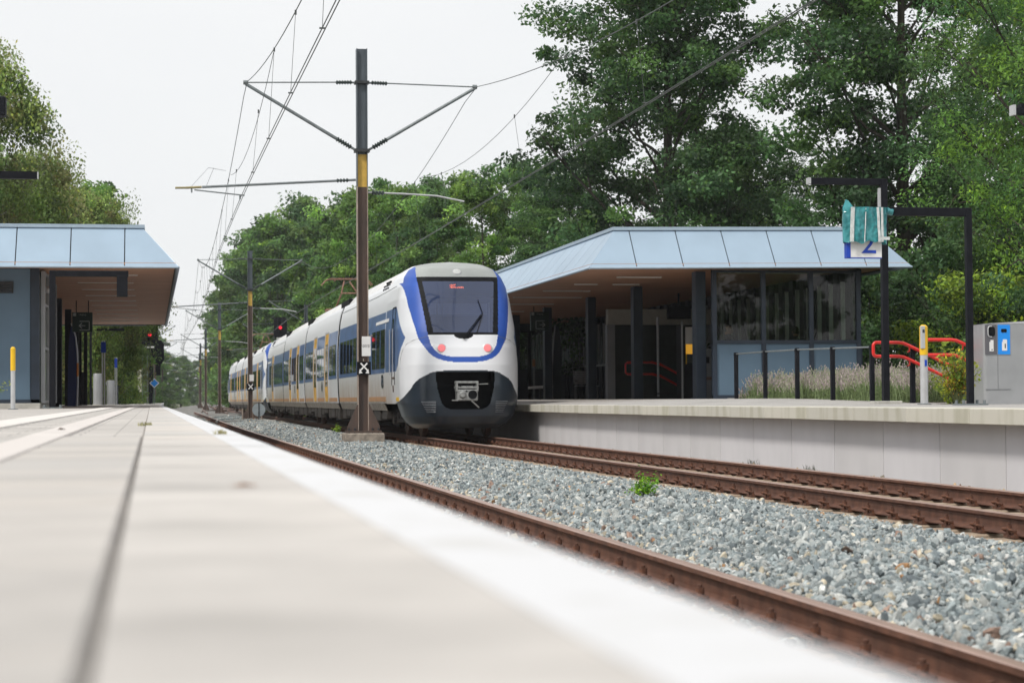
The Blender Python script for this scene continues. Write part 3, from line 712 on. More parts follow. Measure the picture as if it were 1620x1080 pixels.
def underframe(parent, y0, y1):
    m = MB(); y = y0
    rr = random.Random(int(y0*7+3))
    m.box(-1.30, 1.30, y0, y1, .62, .82, 0)
    while y < y1-.5:
        l = rr.uniform(.5, 1.6)
        for s in (-1, 1):
            zz = rr.uniform(.26, .5); m.box(min(s*1.32, s*.5), max(s*1.32, s*.5), y, min(y+l, y1), zz, .8, 0, bev=.015)
        y += l+rr.uniform(.08, .5)
    part('underframe', m, MT['t_under'], parent)
    m = MB(); side_panel(m, y0, y1, .62, .80, .0, th=.03)
    # ragged lower skirt
    part('skirt', m, MT['t_skirt'], parent)
MT['t_skirt'] = mat('t_skirt', (.34, .31, .27), .75, var=.4, scale=5, stretch=(1, 2, .6), col2=(.14, .12, .10))
def nose_car(parent, loc, rotz, L=16.4, windows=(), doors=(), detail=True):
    body = link('car_body', NR[0], parent, loc, (0, 0, rotz))
    for k, n in ((1, 'blue_band'), (2, 'cab_side_panel'), (8, 'cab_side_panel'), (3, 'front_fairing'), (4, 'windscreen_frame'), (5, 'windscreen'), (6, 'roof_cap'), (7, 'wiper_recess')):
        link(n, NR[k], body)
    part('rear_body', body_shell(NOSE_REAR, L), MT['t_white'], body)
    part('roof_shroud', roof_shell(NOSE_REAR-.55, L-1.0), MT['t_roof'], body)
    dress(body, L, windows, doors, NOSE_REAR, detail=detail)
    # lamps
    for x, z, nm in ((-.54, 2.084, 'tail_light'), (.54, 2.084, 'tail_light'), (0, 3.93, 'head_light')):
        y = float(nose_depth(np.array(x), z)); sl = .27 if z < 3 else 1.25
        ny = Vector((0, -1, sl*.9)).normalized(); u = Vector((1, 0, 0)); v = ny.cross(u)
        c = Vector((x, y, z)); r = .092 if z < 3 else .095
        m = MB(); R1 = [c+ny*.018+(u*math.cos(a)+v*math.sin(a))*r for a in np.linspace(0, 2*PI, 25)[:-1]]; R2 = [c-ny*.08+(u*math.cos(a)+v*math.sin(a))*r for a in np.linspace(0, 2*PI, 25)[:-1]]
        R3 = [c+ny*.026+(u*math.cos(a)+v*math.sin(a))*r*.6 for a in np.linspace(0, 2*PI, 25)[:-1]]
        m.add(R1+R2, [[i, (i+1) % 24, 24+(i+1) % 24, 24+i] for i in range(24)], 0); m.add(R1+R3, [[i, (i+1) % 24, 24+(i+1) % 24, 24+i] for i in range(24)], 1, True); m.add(R3, [list(range(24))], 1)
        part(nm, m, [MT['grey_metal'], MT['red_lamp'] if z < 3 else MT['t_lamp']], body)
        m = MB(); R4 = [c+ny*.006+(u*math.cos(a)+v*math.sin(a))*(r+.022) for a in np.linspace(0, 2*PI, 25)[:-1]]; R5 = [p+ny*.014 for p in [c+(u*math.cos(a)+v*math.sin(a))*(r+.002) for a in np.linspace(0, 2*PI, 25)[:-1]]]
        m.add(R4+R5, [[i, (i+1) % 24, 24+(i+1) % 24, 24+i] for i in range(24)], 0, True); part('lamp_ring', m, MT['light_metal'] if z < 3 else MT['grey_metal'], body)
    for sx in (-1, 1):
        m = MB(); y = float(nose_depth(np.array(.72), 2.15)); m.tube([(sx*.705, y-.006, 2.14), (sx*.705, y+.05, 2.14)], .016, 8); part('sensor', m, MT['t_dark'], body)
    # coupler in its opening
    m = MB(); m.box(-.72, .72, .75, .80, .5, 1.6, 0); m.box(-.74, -.70, .26, .8, .5, 1.6, 0); m.box(.70, .74, .26, .8, .5, 1.6, 0); m.box(-.74, .74, .30, .8, 1.545, 1.6, 0); m.box(-.60, .60, .17, .8, .56, .655, 0)
    m.box(-.6, -.1, .6, .78, .8, 1.1, 0); m.tube([(-.6, .5, 1.2), (.6, .5, 1.24)], .02, 6, 0)
    part('coupler_bay', m, MT['t_black'], body)
    m = MB(); m.box(-.215, .27, -.02, .3, .86, 1.12, 0, bev=.02); m.box(-.25, .29, .0, .26, 1.14, 1.20, 0, bev=.01); m.box(-.24, -.20, -.02, .2, 1.08, 1.30, 0); m.box(.24, .28, -.02, .2, 1.08, 1.30, 0); m.box(-.25, .29, .02, .22, 1.26, 1.315, 0, bev=.01)
    m.box(-.33, -.2, 0, .08, .86, .885, 0); m.tube([(.12, .0, .86), (.30, .04, .70)], .018, 8, 0); m.tube([(.28, .05, 1.24), (.52, .05, 1.25)], .012, 6, 0)
    m.tube([(-.09, -.07, 1.0), (-.09, .0, 1.0)], [.055, .105], 18, 0)
    m.tube([(0, .2, 1.0), (0, .74, 1.0)], .09, 10, 0)
    part('coupler', m, MT['light_metal2'], body)
    m = MB(); m.tube([(.145, -.025, 1.0), (.145, .0, 1.0)], .105, 20, 0); m.tube([(-.14, -.01, 1.22), (-.14, .05, 1.22)], .03, 8, 0); m.tube([(.17, -.01, 1.22), (.17, .05, 1.22)], .03, 8, 0)
    m.tube([(.0, -.03, 1.085), (.0, .0, 1.085)], .02, 8, 0)
    part('coupler_socket', m, MT['t_black'], body)
    # grilles in the fairing
    for sx in (-1, 1):
        m = MB()
        for i in range(7):
            z = .60+i*.040; x0 = 1.02-.02*(6-i)*(1 if i < 6 else 0); x1 = .70
            n = 6; P = []
            for q in range(n+1):
                xx = x1+(x0-x1)*q/n; yy = float(nose_depth(np.array(xx), z)); P.append((sx*xx, yy-.010, z))
            m.tube(P, .007, 4)
        part('grille', m, MT['t_slat'], body)
    # windscreen wiper, cab interior
    def sp(x, z, o=.03): return (x, float(nose_depth(np.array(x), z))-o, z)
    m = MB(); m.tube([sp(.02, 2.33, .05), sp(.25, 2.60, .06), sp(.47, 2.86, .05)], .014, 6); m.tube([sp(-.02, 2.33, .05), sp(.21, 2.60, .06), sp(.47, 2.90, .05)], .010, 6); m.tube([sp(.30, 2.42, .03), sp(.50, 2.90, .03), sp(.42, 3.24, .03)], .009, 5)
    m.tube([sp(.0, 2.33, .02), sp(0, 2.33, .07)], .03, 8)
    part('wiper', m, MT['t_black'], body)
    m = MB(); m.box(-1.1, 1.1, 2.45, 2.5, 1.9, 3.9, 0)
    part('cab_bulkhead', m, MT['cab_blue'], body)
    m = MB(); m.box(-1.0, 1.0, 1.05, 2.4, 2.1, 2.44, 0); m.box(-.75, .62, 2.2, 2.42, 2.4, 2.92, 0); m.box(-.92, .92, 1.25, 1.30, 3.30, 3.345, 0); m.box(-.47, -.44, 1.5, 1.54, 2.4, 3.3, 0); m.box(-.36, -.34, 1.4, 1.44, 2.4, 3.2, 0)
    part('cab_console', m, MT['cab_dark'], body)
    m = MB(); m.box(-.95, .80, 1.75, 1.8, 2.93, 3.20, 0); part('cab_pale_band', m, MT['cab_pale'], body)  # opaque pale panel: the light bar behind the windscreen painted as colour
    m = MB(); m.box(.76, .79, 1.35, 1.38, 2.45, 3.2, 0); part('cab_grip', m, MT['light_metal'], body)
    m = MB()
    rr = random.Random(5)
    for row, (x1, z) in enumerate(((-.07, 3.60), (.115, 3.545))):
        x = -.215
        while x < x1:
            for q in range(3):
                if rr.random() < .75: m.box(x, x+.008, 1.115-.07*(z-3.6), 1.118-.07*(z-3.6), z-.018+q*.014, z-.009+q*.014, 0)
            x += .0125
    y = float(nose_depth(np.array(0.), 3.57)); 
    for i, v in enumerate(m.v): m.v[i] = (v[0], v[1]-1.115+float(np.interp(v[2], ZK, YK))-.006, v[2])
    part('destination_display', m, MT['led'], body)
    # cab door outline and handles
    m = MB()
    for yy in (2.02, 2.62): side_panel(m, yy-.012, yy+.012, 1.25, 3.12, .012)
    side_panel(m, 2.02, 2.62, 3.1, 3.13, .012)
    part('cab_door_seam', m, MT['t_black'], body)
    m = MB(); side_panel(m, 2.26, 2.46, 1.75, 2.85, .012); part('cab_door_window', m, MT['train_glass'], body)
    m = MB(); side_panel(m, 2.28, 2.40, 1.08, 1.24, .014); side_panel(m, 2.12, 2.58, 1.40, 1.44, .013); part('cab_step', m, MT['t_rust'], body)
    m = MB()
    for s in (-1, 1):
        for yy in (2.03, 2.64): m.tube([(s*(hw(1.6)+.05), yy, 1.5), (s*(hw(2.4)+.05), yy, 2.6)], .012, 6)
    part('handrail', m, MT['light_metal'], body)
    m = MB(); side_panel(m, 1.35, 1.85, .86, .95, .010); part('yellow_patch', m, MT['yellow'], body)
    m = MB(); side_panel(m, 3.3, 6.1, 2.82, 2.90, .016); part('stripe', m, MT['white'], body)
    # shell seam lines around the nose
    m = MB()
    for s in (-1, 1):
        P = []
        for x, z in ((.86, 2.36), (1.0, 2.32), (1.15, 2.28), (1.28, 2.20), (1.36, 2.05), (1.40, 1.85), (1.41, 1.6)): P.append((s*x, float(nose_depth(np.array(x), z))-.004, z))
        m.tube(P, .006, 4)
        m.tube([(s*(hw(3.66)+.003), 2.7, 3.66), (s*(hw(3.60)+.003), 6.5, 3.60), (s*(hw(3.6)+.003), L, 3.60)], .008, 4)
    part('seam', m, MT['t_seam'], body)
    m = MB()
    for s in (-1, 1):
        for r_ in range(3):
            for q in range(4):
                if r_ == 2 and q > 2: continue
                y = 4.6+q*.34+r_*.12; z = 3.70+r_*.085; x = hw(z)+.002
                m.box(min(s*x, s*(x-.05)), max(s*x, s*(x-.05)), y, y+.16, z, z+.05, 0)
    part('roof_vent', m, MT['t_black'], body)
    underframe(body, 4.5, L-.2); link('bogie', bog_me, body, (0, 3.1, 0))
    for yy in (1.8, 4.4): link('wheelset', wheel_me, body, (0, yy, 0))
    link('bogie', bog_me, body, (0, L+.35, 0))
    m = MB()
    for yy in (L-.95, L+1.65): pass
    for yy in (-.95+L, L+1.65): link('wheelset', wheel_me, body, (0, yy, 0))
    emblem(body, 4.6, 1.36)
    return body
MT['t_lamp'] = mat('t_lamp', (.55, .56, .55), .3, var=.1, scale=30)
MT['light_metal2'] = mat('light_metal2', (.33, .34, .34), .45, metal=.4, var=.25, scale=12)
MT['t_slat'] = mat('t_slat', (.32, .34, .37), .35, metal=.4, var=0)
MT['cab_pale'] = mat('cab_pale', (.62, .68, .85), .7, var=.05)
MT['cab_blue'] = mat('cab_blue', (.16, .20, .34), .7, var=.15, scale=1.5, emis=None)
MT['cab_dark'] = mat('cab_dark', (.02, .025, .05), .6, var=.1)
MT['t_seam'] = mat('t_seam', (.18, .19, .20), .6, var=0)
def mid_car(parent, loc, rotz, L, windows, doors, detail=True, last=False):
    body = part('car_body', body_shell(0, L), MT['t_white'], parent, loc, (0, 0, rotz))
    part('roof_shroud', roof_shell(.9, L-.9), MT['t_roof'], body)
    dress(body, L, windows, doors, 0, detail=detail); underframe(body, .2, L-.2)
    if not last:
        link('bogie', bog_me, body, (0, L+.35, 0))
        for yy in (-.95+L, L+1.65): link('wheelset', wheel_me, body, (0, yy, 0))
    emblem(body, doors[0]+(1.9 if len(doors) > 1 else 2.2), 1.36)
    return body
def bellows(parent, loc, rotz, pant=False):
    m = MB(); pr = [(hw(z)-.10, z) for z in (.8, 1.7, 2.6, 3.3, 3.6, 3.8)]
    a = [(-x, z) for x, z in pr]+[(x, z) for x, z in reversed(pr)]
    for k in range(6): s = .0 if k % 2 else .03; m.prism([(p[0]*(1-s*.5), p[1]) for p in a], 'y', k*.12-.02, k*.12+.10, 0)
    for sx in (-1, 1): m.tube([(sx*(hw(z)-.01), .35+.12*math.sin((z-.8)/3*PI), z) for z in np.linspace(.8, 3.8, 12)], .02, 5)
    m.box(-1.19, 1.19, -1.0, 1.7, 3.79, 4.0, 0); m.box(-.7, .7, -.8, 1.5, 4.0, 4.12, 0)
    return part('gangway', m, MT['t_black'], parent, loc, (0, 0, rotz))
def pantograph(parent, loc):
    m = MB()
    m.box(-.8, .8, -.5, .5, 4.22, 4.30, 0)
    for s in (-1, 1):
        m.tube([(s*.42, .35, 4.3), (s*.30, -.9, 4.85), (s*.1, 0.2, 5.35)], .03, 6)
        m.tube([(s*.45, -.1, 5.38), (s*.45, .5, 5.38)], .02, 6)
    m.tube([(-.42, .35, 4.3), (.42, .35, 4.3)], .035, 6); m.tube([(-.30, -.9, 4.85), (.30, -.9, 4.85)], .03, 6)
    for yy in (-.05, .45):
        m.tube([(-.95, yy, 5.20), (-.8, yy, 5.38), (-.6, yy, 5.44), (.6, yy, 5.44), (.8, yy, 5.38), (.95, yy, 5.20)], .022, 6)
    return part('pantograph', m, MT['t_rust2'], parent, loc)
MT['t_rust2'] = mat('t_rust2', (.24, .13, .09), .7, var=.3, scale=20)
def train(label, y0, cars, X=7.19, flip=True, detail=True, group=None):
    t = thing('passenger_train', label, 'train', (X, y0, 0))
    y = y0; L0, w0, d0 = cars[0]
    def at(y): return (cx(y), y-y0, 0), yaw_at(y)
    p, r = at(y); nose_car(t, p, r, L0, w0, d0, detail)
    y += L0
    for i, (L, w, d) in enumerate(cars[1:-1]):
        p, r = at(y); bellows(t, p, r, ); y += .7
        p, r = at(y); mid_car(t, p, r, L, w, d, detail); y += L
    p, r = at(y); bellows(t, p, r); y += .7
    L, w, d = cars[-1]; p, r = at(y+L)
    nose_car(t, p, r+PI, L, w, d, detail)
    return t, y+L
mirror = lambda L, q: [(L-b, L-a) for a, b in q][::-1]
C1w = [(4.1, 6.9), (7.6, 10.9), (11.3, 15.9)]; 
t1, ye = train('blue and white passenger train with red tail lights standing at the far platform', 45.6, [
    (16.5, [(4.0, 6.9), (7.6, 9.6), (11.0, 15.9)], []),
    (14.0, [(.4, 2.8), (4.9, 7.9), (9.9, 13.4)], [4.1-.15, 9.1-.2]),
    (13.6, [(.4, 2.6), (4.6, 7.4), (9.4, 12.9)], [3.6, 8.5]),
    (17.0, [(5.0, 7.2), (9.2, 16.2)], [8.2])])
pantograph(t1, (cx(75), 29.0, 0)); 
t2, ye2 = train('second blue and white train unit coupled beyond the gap at the far end', ye+1.0, [
    (16.5, [(4.0, 6.9), (9.0, 15.9)], [8.0]),
    (14.0, [(.4, 2.8), (4.9, 7.9), (9.9, 13.4)], [3.9, 8.9]),
    (13.6, [(.4, 2.6), (4.6, 7.4), (9.4, 12.9)], [3.6, 8.5]),
    (17.0, [(5.0, 7.2), (9.2, 16.2)], [8.2])], detail=False)
pantograph(t2, (cx(140), 27.0, 0))
# ------------------------------------------------------------------ shelters
def plate(mb, P, th, mi=0):
    """quad P (4 pts) given thickness along its normal"""
    P = [Vector(p) for p in P]; n = (P[1]-P[0]).cross(P[3]-P[0]).normalized()*th
    V = P+[p-n for p in P]
    mb.add(V, [[0, 1, 2, 3], [7, 6, 5, 4], [0, 4, 5, 1], [1, 5, 6, 2], [2, 6, 7, 3], [3, 7, 4, 0]], mi)
def roof(parent, xa, xb, ya, yb, z0, d, rise, left_detail, right_detail, drift=False, za=0.):
    """canopy with sloping zinc edge panels; xa<xb, ya<yb; za: extra height at xb"""
    def z(x): return z0+za*(x-xa)/(xb-xa)
    def lo(x, y): return (x, y, z(x))
    def hi(x, y):
        return (x, y, z(x)+rise)
    def seg(a, b, c_, d_):
        m = MB(); plate(m, [a, b, c_, d_], .03); part('fascia_panel', m, MT['zinc'], parent)
    # end (-Y) panels
    n = int(round((xb-xa)/1.13)); 
    for i in range(n):
        x0 = xa+(xb-xa)*i/n; x1 = xa+(xb-xa)*(i+1)/n; g = .012
        t0 = min(max(x0+g, xa+d), xb-d); t1 = min(max(x1-g, xa+d), xb-d)
        if i == 0: t0 = xa+d
        if i == n-1: t1 = xb-d
        if abs(t1-t0) < .01:
            t1 = t0+.01
        seg(lo(x0+g, ya), lo(x1-g, ya), hi(t1, ya+d), hi(t0, ya+d))
    for (xe, s, det) in ((xa, 1, left_detail), (xb, -1, right_detail)):
        L = yb-ya; n = int(round(L/1.13)) if det else 6
        for i in range(n):
            y0 = ya+L*i/n; y1 = ya+L*(i+1)/n; g = .012; u0 = min(max(y0+g, ya+d), yb-d); u1 = min(max(y1-g, ya+d), yb-d)
            if abs(u1-u0) < .01: u1 = u0+.01
            P = [lo(xe, y0+g), lo(xe, y1-g), hi(xe+s*d, u1), hi(xe+s*d, u0)]
            if s > 0: P = P[::-1]
            m = MB(); plate(m, P, .03); part('fascia_panel', m, MT['zinc'], parent)
    m = MB(); plate(m, [lo(xb-d, yb), lo(xa+d, yb), hi(xa+d, yb-d), hi(xb-d, yb-d)], .03); part('fascia_panel', m, MT['zinc'], parent)
    # seams: dark underlayer, drip edge, ridge strip
    m = MB(); e = .045
    V = [lo(xa+e, ya+e), lo(xb-e, ya+e), lo(xb-e, yb-e), lo(xa+e, yb-e), hi(xa+d, ya+d), hi(xb-d, ya+d), hi(xb-d, yb-d), hi(xa+d, yb-d)]
    V = [(v[0], v[1], v[2]-.035 if i > 3 else v[2]) for i, v in enumerate(V)]
    m.add(V, [[0, 1, 5, 4], [1, 2, 6, 5], [2, 3, 7, 6], [3, 0, 4, 7], [4, 5, 6, 7]], 0); part('roof_deck', m, MT['dark_steel'], parent)
    m = MB()
    for a, b in ((lo(xa, ya), lo(xb, ya)), (lo(xa, ya), lo(xa, yb)), (lo(xb, ya), lo(xb, yb))):
        a, b = Vector(a), Vector(b); dv = (b-a).normalized(); nn = Vector((-dv.y, dv.x, 0))*.02
        m.tube([a-Vector((0, 0, .02)), b-Vector((0, 0, .02))], .028, 6, 0)
    part('drip_edge', m, MT['zinc_edge'], parent)
    m = MB()
    h = [hi(xa+d-.04, ya+d-.04), hi(xb-d+.04, ya+d-.04), hi(xb-d+.04, yb-d), hi(xa+d-.04, yb-d)]
    h2 = [(p[0], p[1], p[2]+.075) for p in h]
    m.add(h+h2, [[0, 1, 5, 4], [1, 2, 6, 5], [2, 3, 7, 6], [3, 0, 4, 7], [4, 5, 6, 7], [3, 2, 1, 0]], 0); part('roof_cap', m, MT['zinc_edge'], parent)
    m = MB(); V = [(x_, y_, z(x_)+.03) for x_, y_ in ((xa+.06, ya+.06), (xb-.06, ya+.06), (xb-.06, yb-.06), (xa+.06, yb-.06))]
    V += [(v[0], v[1], v[2]+.05) for v in V]
    m.add(V, [[3, 2, 1, 0], [4, 5, 6, 7], [0, 1, 5, 4], [1, 2, 6, 5], [2, 3, 7, 6], [3, 0, 4, 7]], 0); part('soffit', m, MT['wood'], parent)
def strips(parent, L, z):
    for x0, x1, y in L:
        m = MB(); m.box(x0, x1, y-.035, y+.035, z-.012, z+.02, 0); part('light_strip', m, MT['strip'], parent)
MT['strip'] = mat('strip', (.75, .74, .70), .35, var=0)
def column(parent, x, y, z0, z1, w=.22, m_='navy', d=.3):
    m = MB(); m.box(x-w/2, x+w/2, y-d/2, y+d/2, z0, z1, 0, bev=.008); m.box(x-w/2-.04, x+w/2+.04, y-d/2-.04, y+d/2+.04, z0, z0+.02, 0)
    return part('column', m, MT[m_], parent)

# left shelter --------------------------------------------------------
ls = thing('station_shelter', 'blue panelled station building with brown slatted canopy on the near platform', 'shelter', (0, 0, 0))
roof(ls, -13.0, .58, 43.0, 76.5, 3.765, .75, .87, True, False)
strips(ls, [(-1.75+.0*i, -.42+.0*i, y) for i, y in enumerate((49.5, 52.5, 55.5, 58.3, 61.1, 64.3, 67.2, 70.1, 73.0))] + [(-2.3, -.3, 46.5)], 3.79)
bx = [-13, -10.9, -8.8, -6.7, -4.6, -2.56]
for i in range(5):
    m = MB(); m.box(bx[i]+.015, bx[i+1]-.015, 44.3, 44.36, .95, 3.78, 0); part('wall_panel', m, MT['blue_panel'], ls)
m = MB(); m.box(-13, -2.42, 44.34, 50.0, .9, 3.79, 0); part('wall', m, MT['navy'], ls)
m = MB(); m.box(-2.56, -2.38, 44.27, 44.5, .88, 3.79, 0); m.box(-13, -2.38, 44.27, 44.36, .87, .95, 0); part('corner_trim', m, MT['navy'], ls)
m = MB(); m.box(-13, -2.36, 44.2, 50.1, .70, .87, 0, bev=.01); part('footing', m, MT['concrete_lt'], ls)
v = MB(); v.box(-3.6, -2.93, 44.26, 44.30, 3.25, 3.50, 0); vent = part('vent', v, MT['dark_steel'], ls)
for i in range(5):
    v = MB(); v.add([(-3.57, 44.255, 3.28+i*.043), (-2.96, 44.255, 3.28+i*.043), (-2.96, 44.235, 3.262+i*.043), (-3.57, 44.235, 3.262+i*.043), (-3.57, 44.255, 3.27+i*.043), (-2.96, 44.255, 3.27+i*.043)], [[0, 1, 2, 3], [3, 2, 5, 4]], 0)
    part('slat', v, MT['mast_grey'], vent)
# glazed side with grey frames, towards the track
m = MB()
for y in (44.6, 46.4, 48.2, 50.0): m.box(-2.36, -2.27, y-.04, y+.04, .87, 3.75, 0)
for z in (.87, 2.05, 3.0, 3.70): m.box(-2.35, -2.28, 44.6, 50, z, z+.06, 0)
part('window_frame', m, MT['grey_metal'], ls)
m = MB(); m.box(-2.33, -2.31, 44.64, 49.96, .93, 3.7, 0); part('pane', m, MT['win_glass'], ls)
m = MB(); m.box(-2.32, -2.12, 45.4, 45.62, 3.32, 3.46, 0, bev=.02); m.tube([(-2.2, 45.4, 3.39), (-2.2, 45.3, 3.36)], .06, 10); part('camera', m, MT['light_metal'], ls)
for y in (51.5, 57.2, 64.0, 70.5): column(ls, -2.56, y, .76, 3.79, .20, 'black_metal')
for i in range(4):     # dark slatted end screen with gaps of light
    x = -3.06+i*.205
    m = MB(); m.box(x, x+.125, 75.2, 75.45, .76, 3.79, 0); part('fin', m, MT['black_metal'], ls)
m = MB(); m.box(-3.1, -2.36, 75.3, 75.4, .76, 2.0, 0); part('screen_panel', m, MT['dark_steel'], ls)

# exit sign hanging in the left shelter
def hang_sign(name, label, x0, x1, y, z0, z1, arrow_left, zc, lit=True):
    t = thing(name, label, 'exit sign', ((x0+x1)/2, y, z0)); w = (x1-x0)/2; h = z1-z0
    m = MB(); m.box(-w, w, 0, .12, 0, h, 0, bev=.006); part('sign_box', m, MT['sign_green'], t)
    m = MB(); 
    for s in (-.6, .6): m.tube([(s*w, .06, h), (s*w, .06, zc-z0)], .015, 6)
    part('hanger', m, MT['black_metal'], t)
    m = MB(); k = -1 if arrow_left else 1; s = w/.31; yy = -.004
    def bar(a, b, wd):
        a, b = Vector(a), Vector(b); d = (b-a).normalized(); n = Vector((-d.z, 0, d.x))*wd/2
        V = [a+n, b+n, b-n, a-n]; m.add([(v.x, yy, v.z) for v in V]+[(v.x, .002, v.z) for v in V], [[3, 2, 1, 0], [0, 1, 5, 4], [1, 2, 6, 5], [2, 3, 7, 6], [3, 0, 4, 7]], 0)
    cx0 = .04*s
    bx0, bx1 = cx0-k*.17*s, cx0+k*.13*s; zb0, zb1 = .06*s, .33*s
    bar((bx0, 0, zb1), (bx1+k*.06*s if False else bx1, 0, zb1), .022*s); bar((bx0, 0, zb0), (bx1, 0, zb0), .022*s); bar((bx0, 0, zb0), (bx0, 0, zb1), .022*s)
    zc_ = (zb0+zb1)/2
    bar((cx0-k*.05*s, 0, zc_), (cx0+k*.12*s, 0, zc_), .02*s); bar((cx0+k*.14*s, 0, zc_), (cx0+k*.05*s, 0, zc_+.08*s), .024*s); bar((cx0+k*.14*s, 0, zc_), (cx0+k*.05*s, 0, zc_-.08*s), .024*s)
    part('arrow', m, MT['sign_grey'], t)
    m = MB(); m.box(-w+.03*s, -w+.12*s, -.004, .002, h-.12*s, h-.02*s, 0); part('pictogram', m, MT['sign_grey'], t)
    me = text_mesh('Uitgang', .075*s, .002); me.materials.clear(); me.materials.append(MT['sign_grey']); link('lettering', me, t, (.0, -.003, h-.07*s), (PI/2, 0, 0))
    return t
hang_sign('exit_sign', 'dark green exit sign with left pointing arrow under the brown slatted canopy', -2.21, -1.64, 58.0, 2.88, 3.44, True, 3.78)

# gantry post with drop box on the near platform
def gantry(label, x, y, z0, z1, x2, w, drop=None, cat='sign gantry', ah=.125):
    t = thing('sign_gantry', label, cat, (x, y, z0)); h = z1-z0; s = -1 if x2 < x else 1
    m = MB(); m.box(-w/2, w/2, -w*.5, w*.5, .02, h, 0, bev=.006); part('post', m, MT['black_metal'], t)
    m = MB(); m.box(min(s*w/2, x2-x), max(s*w/2, x2-x), -w*.46, w*.46, h-ah, h-.002, 0, bev=.006); part('arm', m, MT['black_metal'], t)
    m = MB(); m.box(-.20, .20, -.18, .18, 0, .025, 0); part('base_plate', m, MT['galv'], t)
    for a in (-.16, .16):
        for b in (-.13, .13): m = MB(); m.tube([(a, b, .02), (a, b, .075)], .022, 6); part('bolt', m, MT['galv'], t)
    if drop:
        d = MB(); d.box(*drop, 0, bev=.006); part('display_box', d, MT['black_metal'], t)
    return t
gantry('black angular gantry with a small hanging box in front of the blue panelled building', -1.995, 42.0, .76, 3.60, -.46, .125, (1.30, 1.52, -.1, .1, 2.3, 2.74))
# grey and yellow card reader pole, near platform
def reader(label, x, y, z0, h, left=True, big=False):
    t = thing('card_reader_pole', label, 'card reader', (x, y, z0)); r = .062 if big else .042
    m = MB(); m.tube([(0, 0, 0), (0, 0, h*.62)], r, 20); part('pole', m, MT['light_metal'], t)
    m = MB(); m.tube([(0, 0, h*.62), (0, 0, h-.03)], r+.004, 20); m.tube([(0, 0, h-.03), (0, 0, h)], [r+.004, r*.55], 20); part('reader_head', m, MT['yellow'], t)
    if big:
        m = MB(); m.box(-r-.006, -.002, -r-.012, -.02, h*.70, h*.985, 0, bev=.006); part('card_panel', m, MT['light_metal'], t)
        m = MB(); m.box(-r*.75, -r*.2, -r-.016, -r-.010, h*.90, h*.94, 0); part('screen', m, MT['navy'], t)
        m = MB(); m.box(-r*.2, r*.35, -r-.012, -r+.01, h*.48, h*.56, 0); part('sticker', m, MT['sign_blue'], t)
    m = MB(); m.tube([(0, 0, 0), (0, 0, .015)], r+.05, 16); part('base_plate', m, MT['galv'], t)
    return t
reader('slim grey pole with yellow top before the blue building wall', -2.52, 38.0, .76, 1.16)
# big blue and orange tall info column, round bins, sign poles
t = thing('information_column', 'tall slender blue information column with a curved grey edge under the brown canopy', 'information column', (-2.30, 61.5, .76))
m = MB(); P = [(-.14, 0), (.13, 0), (.16, .5), (.165, 1.0), (.15, 1.6), (.10, 2.1), (.0, 2.42), (-.03, 2.42), (-.10, 1.9), (-.13, 1.2)]
m.prism([(p[0]*.9-.05, p[1]) for p in P], 'y', -.05, .05, 0); part('panel', m, MT['col_blue'] if 'col_blue' in MT else MT['sign_blue_dark'] if 'sign_blue_dark' in MT else MT['t_dark'], t)
m = MB(); m.tube([(.10, 0, 0), (.125, 0, .9), (.11, 0, 1.6), (.055, 0, 2.1), (-.06, 0, 2.5)], .028, 8); part('edge', m, MT['light_metal'], t)
m = MB(); m.box(.10, .15, -.06, .06, .9, 1.3, 0); part('orange_band', m, mat('orange', (.7, .25, .05), .5), t)
def drum(label, x, y, z0, r, h):
    t = thing('round_cabinet', label, 'cabinet', (x, y, z0))
    m = MB(); m.tube([(0, 0, 0), (0, 0, h-.04), (0, 0, h)], [r, r, r*.9], 24); part('body', m, MT['grey_metal'], t)
    m = MB(); m.tube([(0, 0, 0), (0, 0, .03)], r+.02, 24); part('base', m, MT['concrete_lt'], t); return t
drum('large round grey cabinet beyond the exit sign on the near platform', -2.07, 80.0, .76, .17, 1.24)
drum('smaller round grey cabinet behind the larger one on the near platform', -1.67, 85.0, .76, .16, 1.02)
def signpole(label, x, y, z0, h, r, disc):
    t = thing('sign_pole', label, 'sign', (x, y, z0))
    m = MB()
    for s in (-1, 1): m.tube([(s*r*1.6, 0, 0), (s*r*1.6, 0, h)], r, 10)
    part('pole', m, MT['light_metal'], t)
    m = MB(); m.box(-disc, disc, -.03, -.01, h-.45, h-.05, 0, bev=.006) ; part('plate', m, MT['sign_blue'], t); return t
signpole('tall twin pole with blue square plate beyond the left canopy', -1.74, 75.5, .76, 2.40, .025, .09)
signpole('shorter pole with a small blue plate beyond the round cabinets', -1.50, 88.0, .76, 2.05, .022, .06)
t = thing('round_sign', 'small round white sign on a post near the trees left of the line', 'sign', (-2.0, 97, .76))
m = MB(); m.prism(circ(0, 1.0, .13, 20), 'y', -.01, .01, 0); part('disc', m, MT['white'], t); m = MB(); m.tube([(0, .02, 0), (0, .02, 1.0)], .02, 8); part('pole', m, MT['galv'], t)
m = MB(); m.box(-.012, .012, -.016, -.011, .93, 1.07, 0); m.box(-.05, -.03, -.016, -.011, .95, 1.0, 0); part('mark', m, MT['black_metal'], t)
# yellow reader behind + dark cabinet
t = thing('ticket_pillar', 'narrow dark ticket pillar with an orange yellow edge beside the round cabinets', 'ticket pillar', (-1.62, 90, .76))
m = MB(); m.box(-.02, .19, -.1, .1, 0, .85, 0, bev=.01); part('body', m, MT['navy'], t); m = MB(); m.box(-.08, -.022, -.1, .1, .55, .95, 0); part('edge', m, MT['mast_yellow'], t)
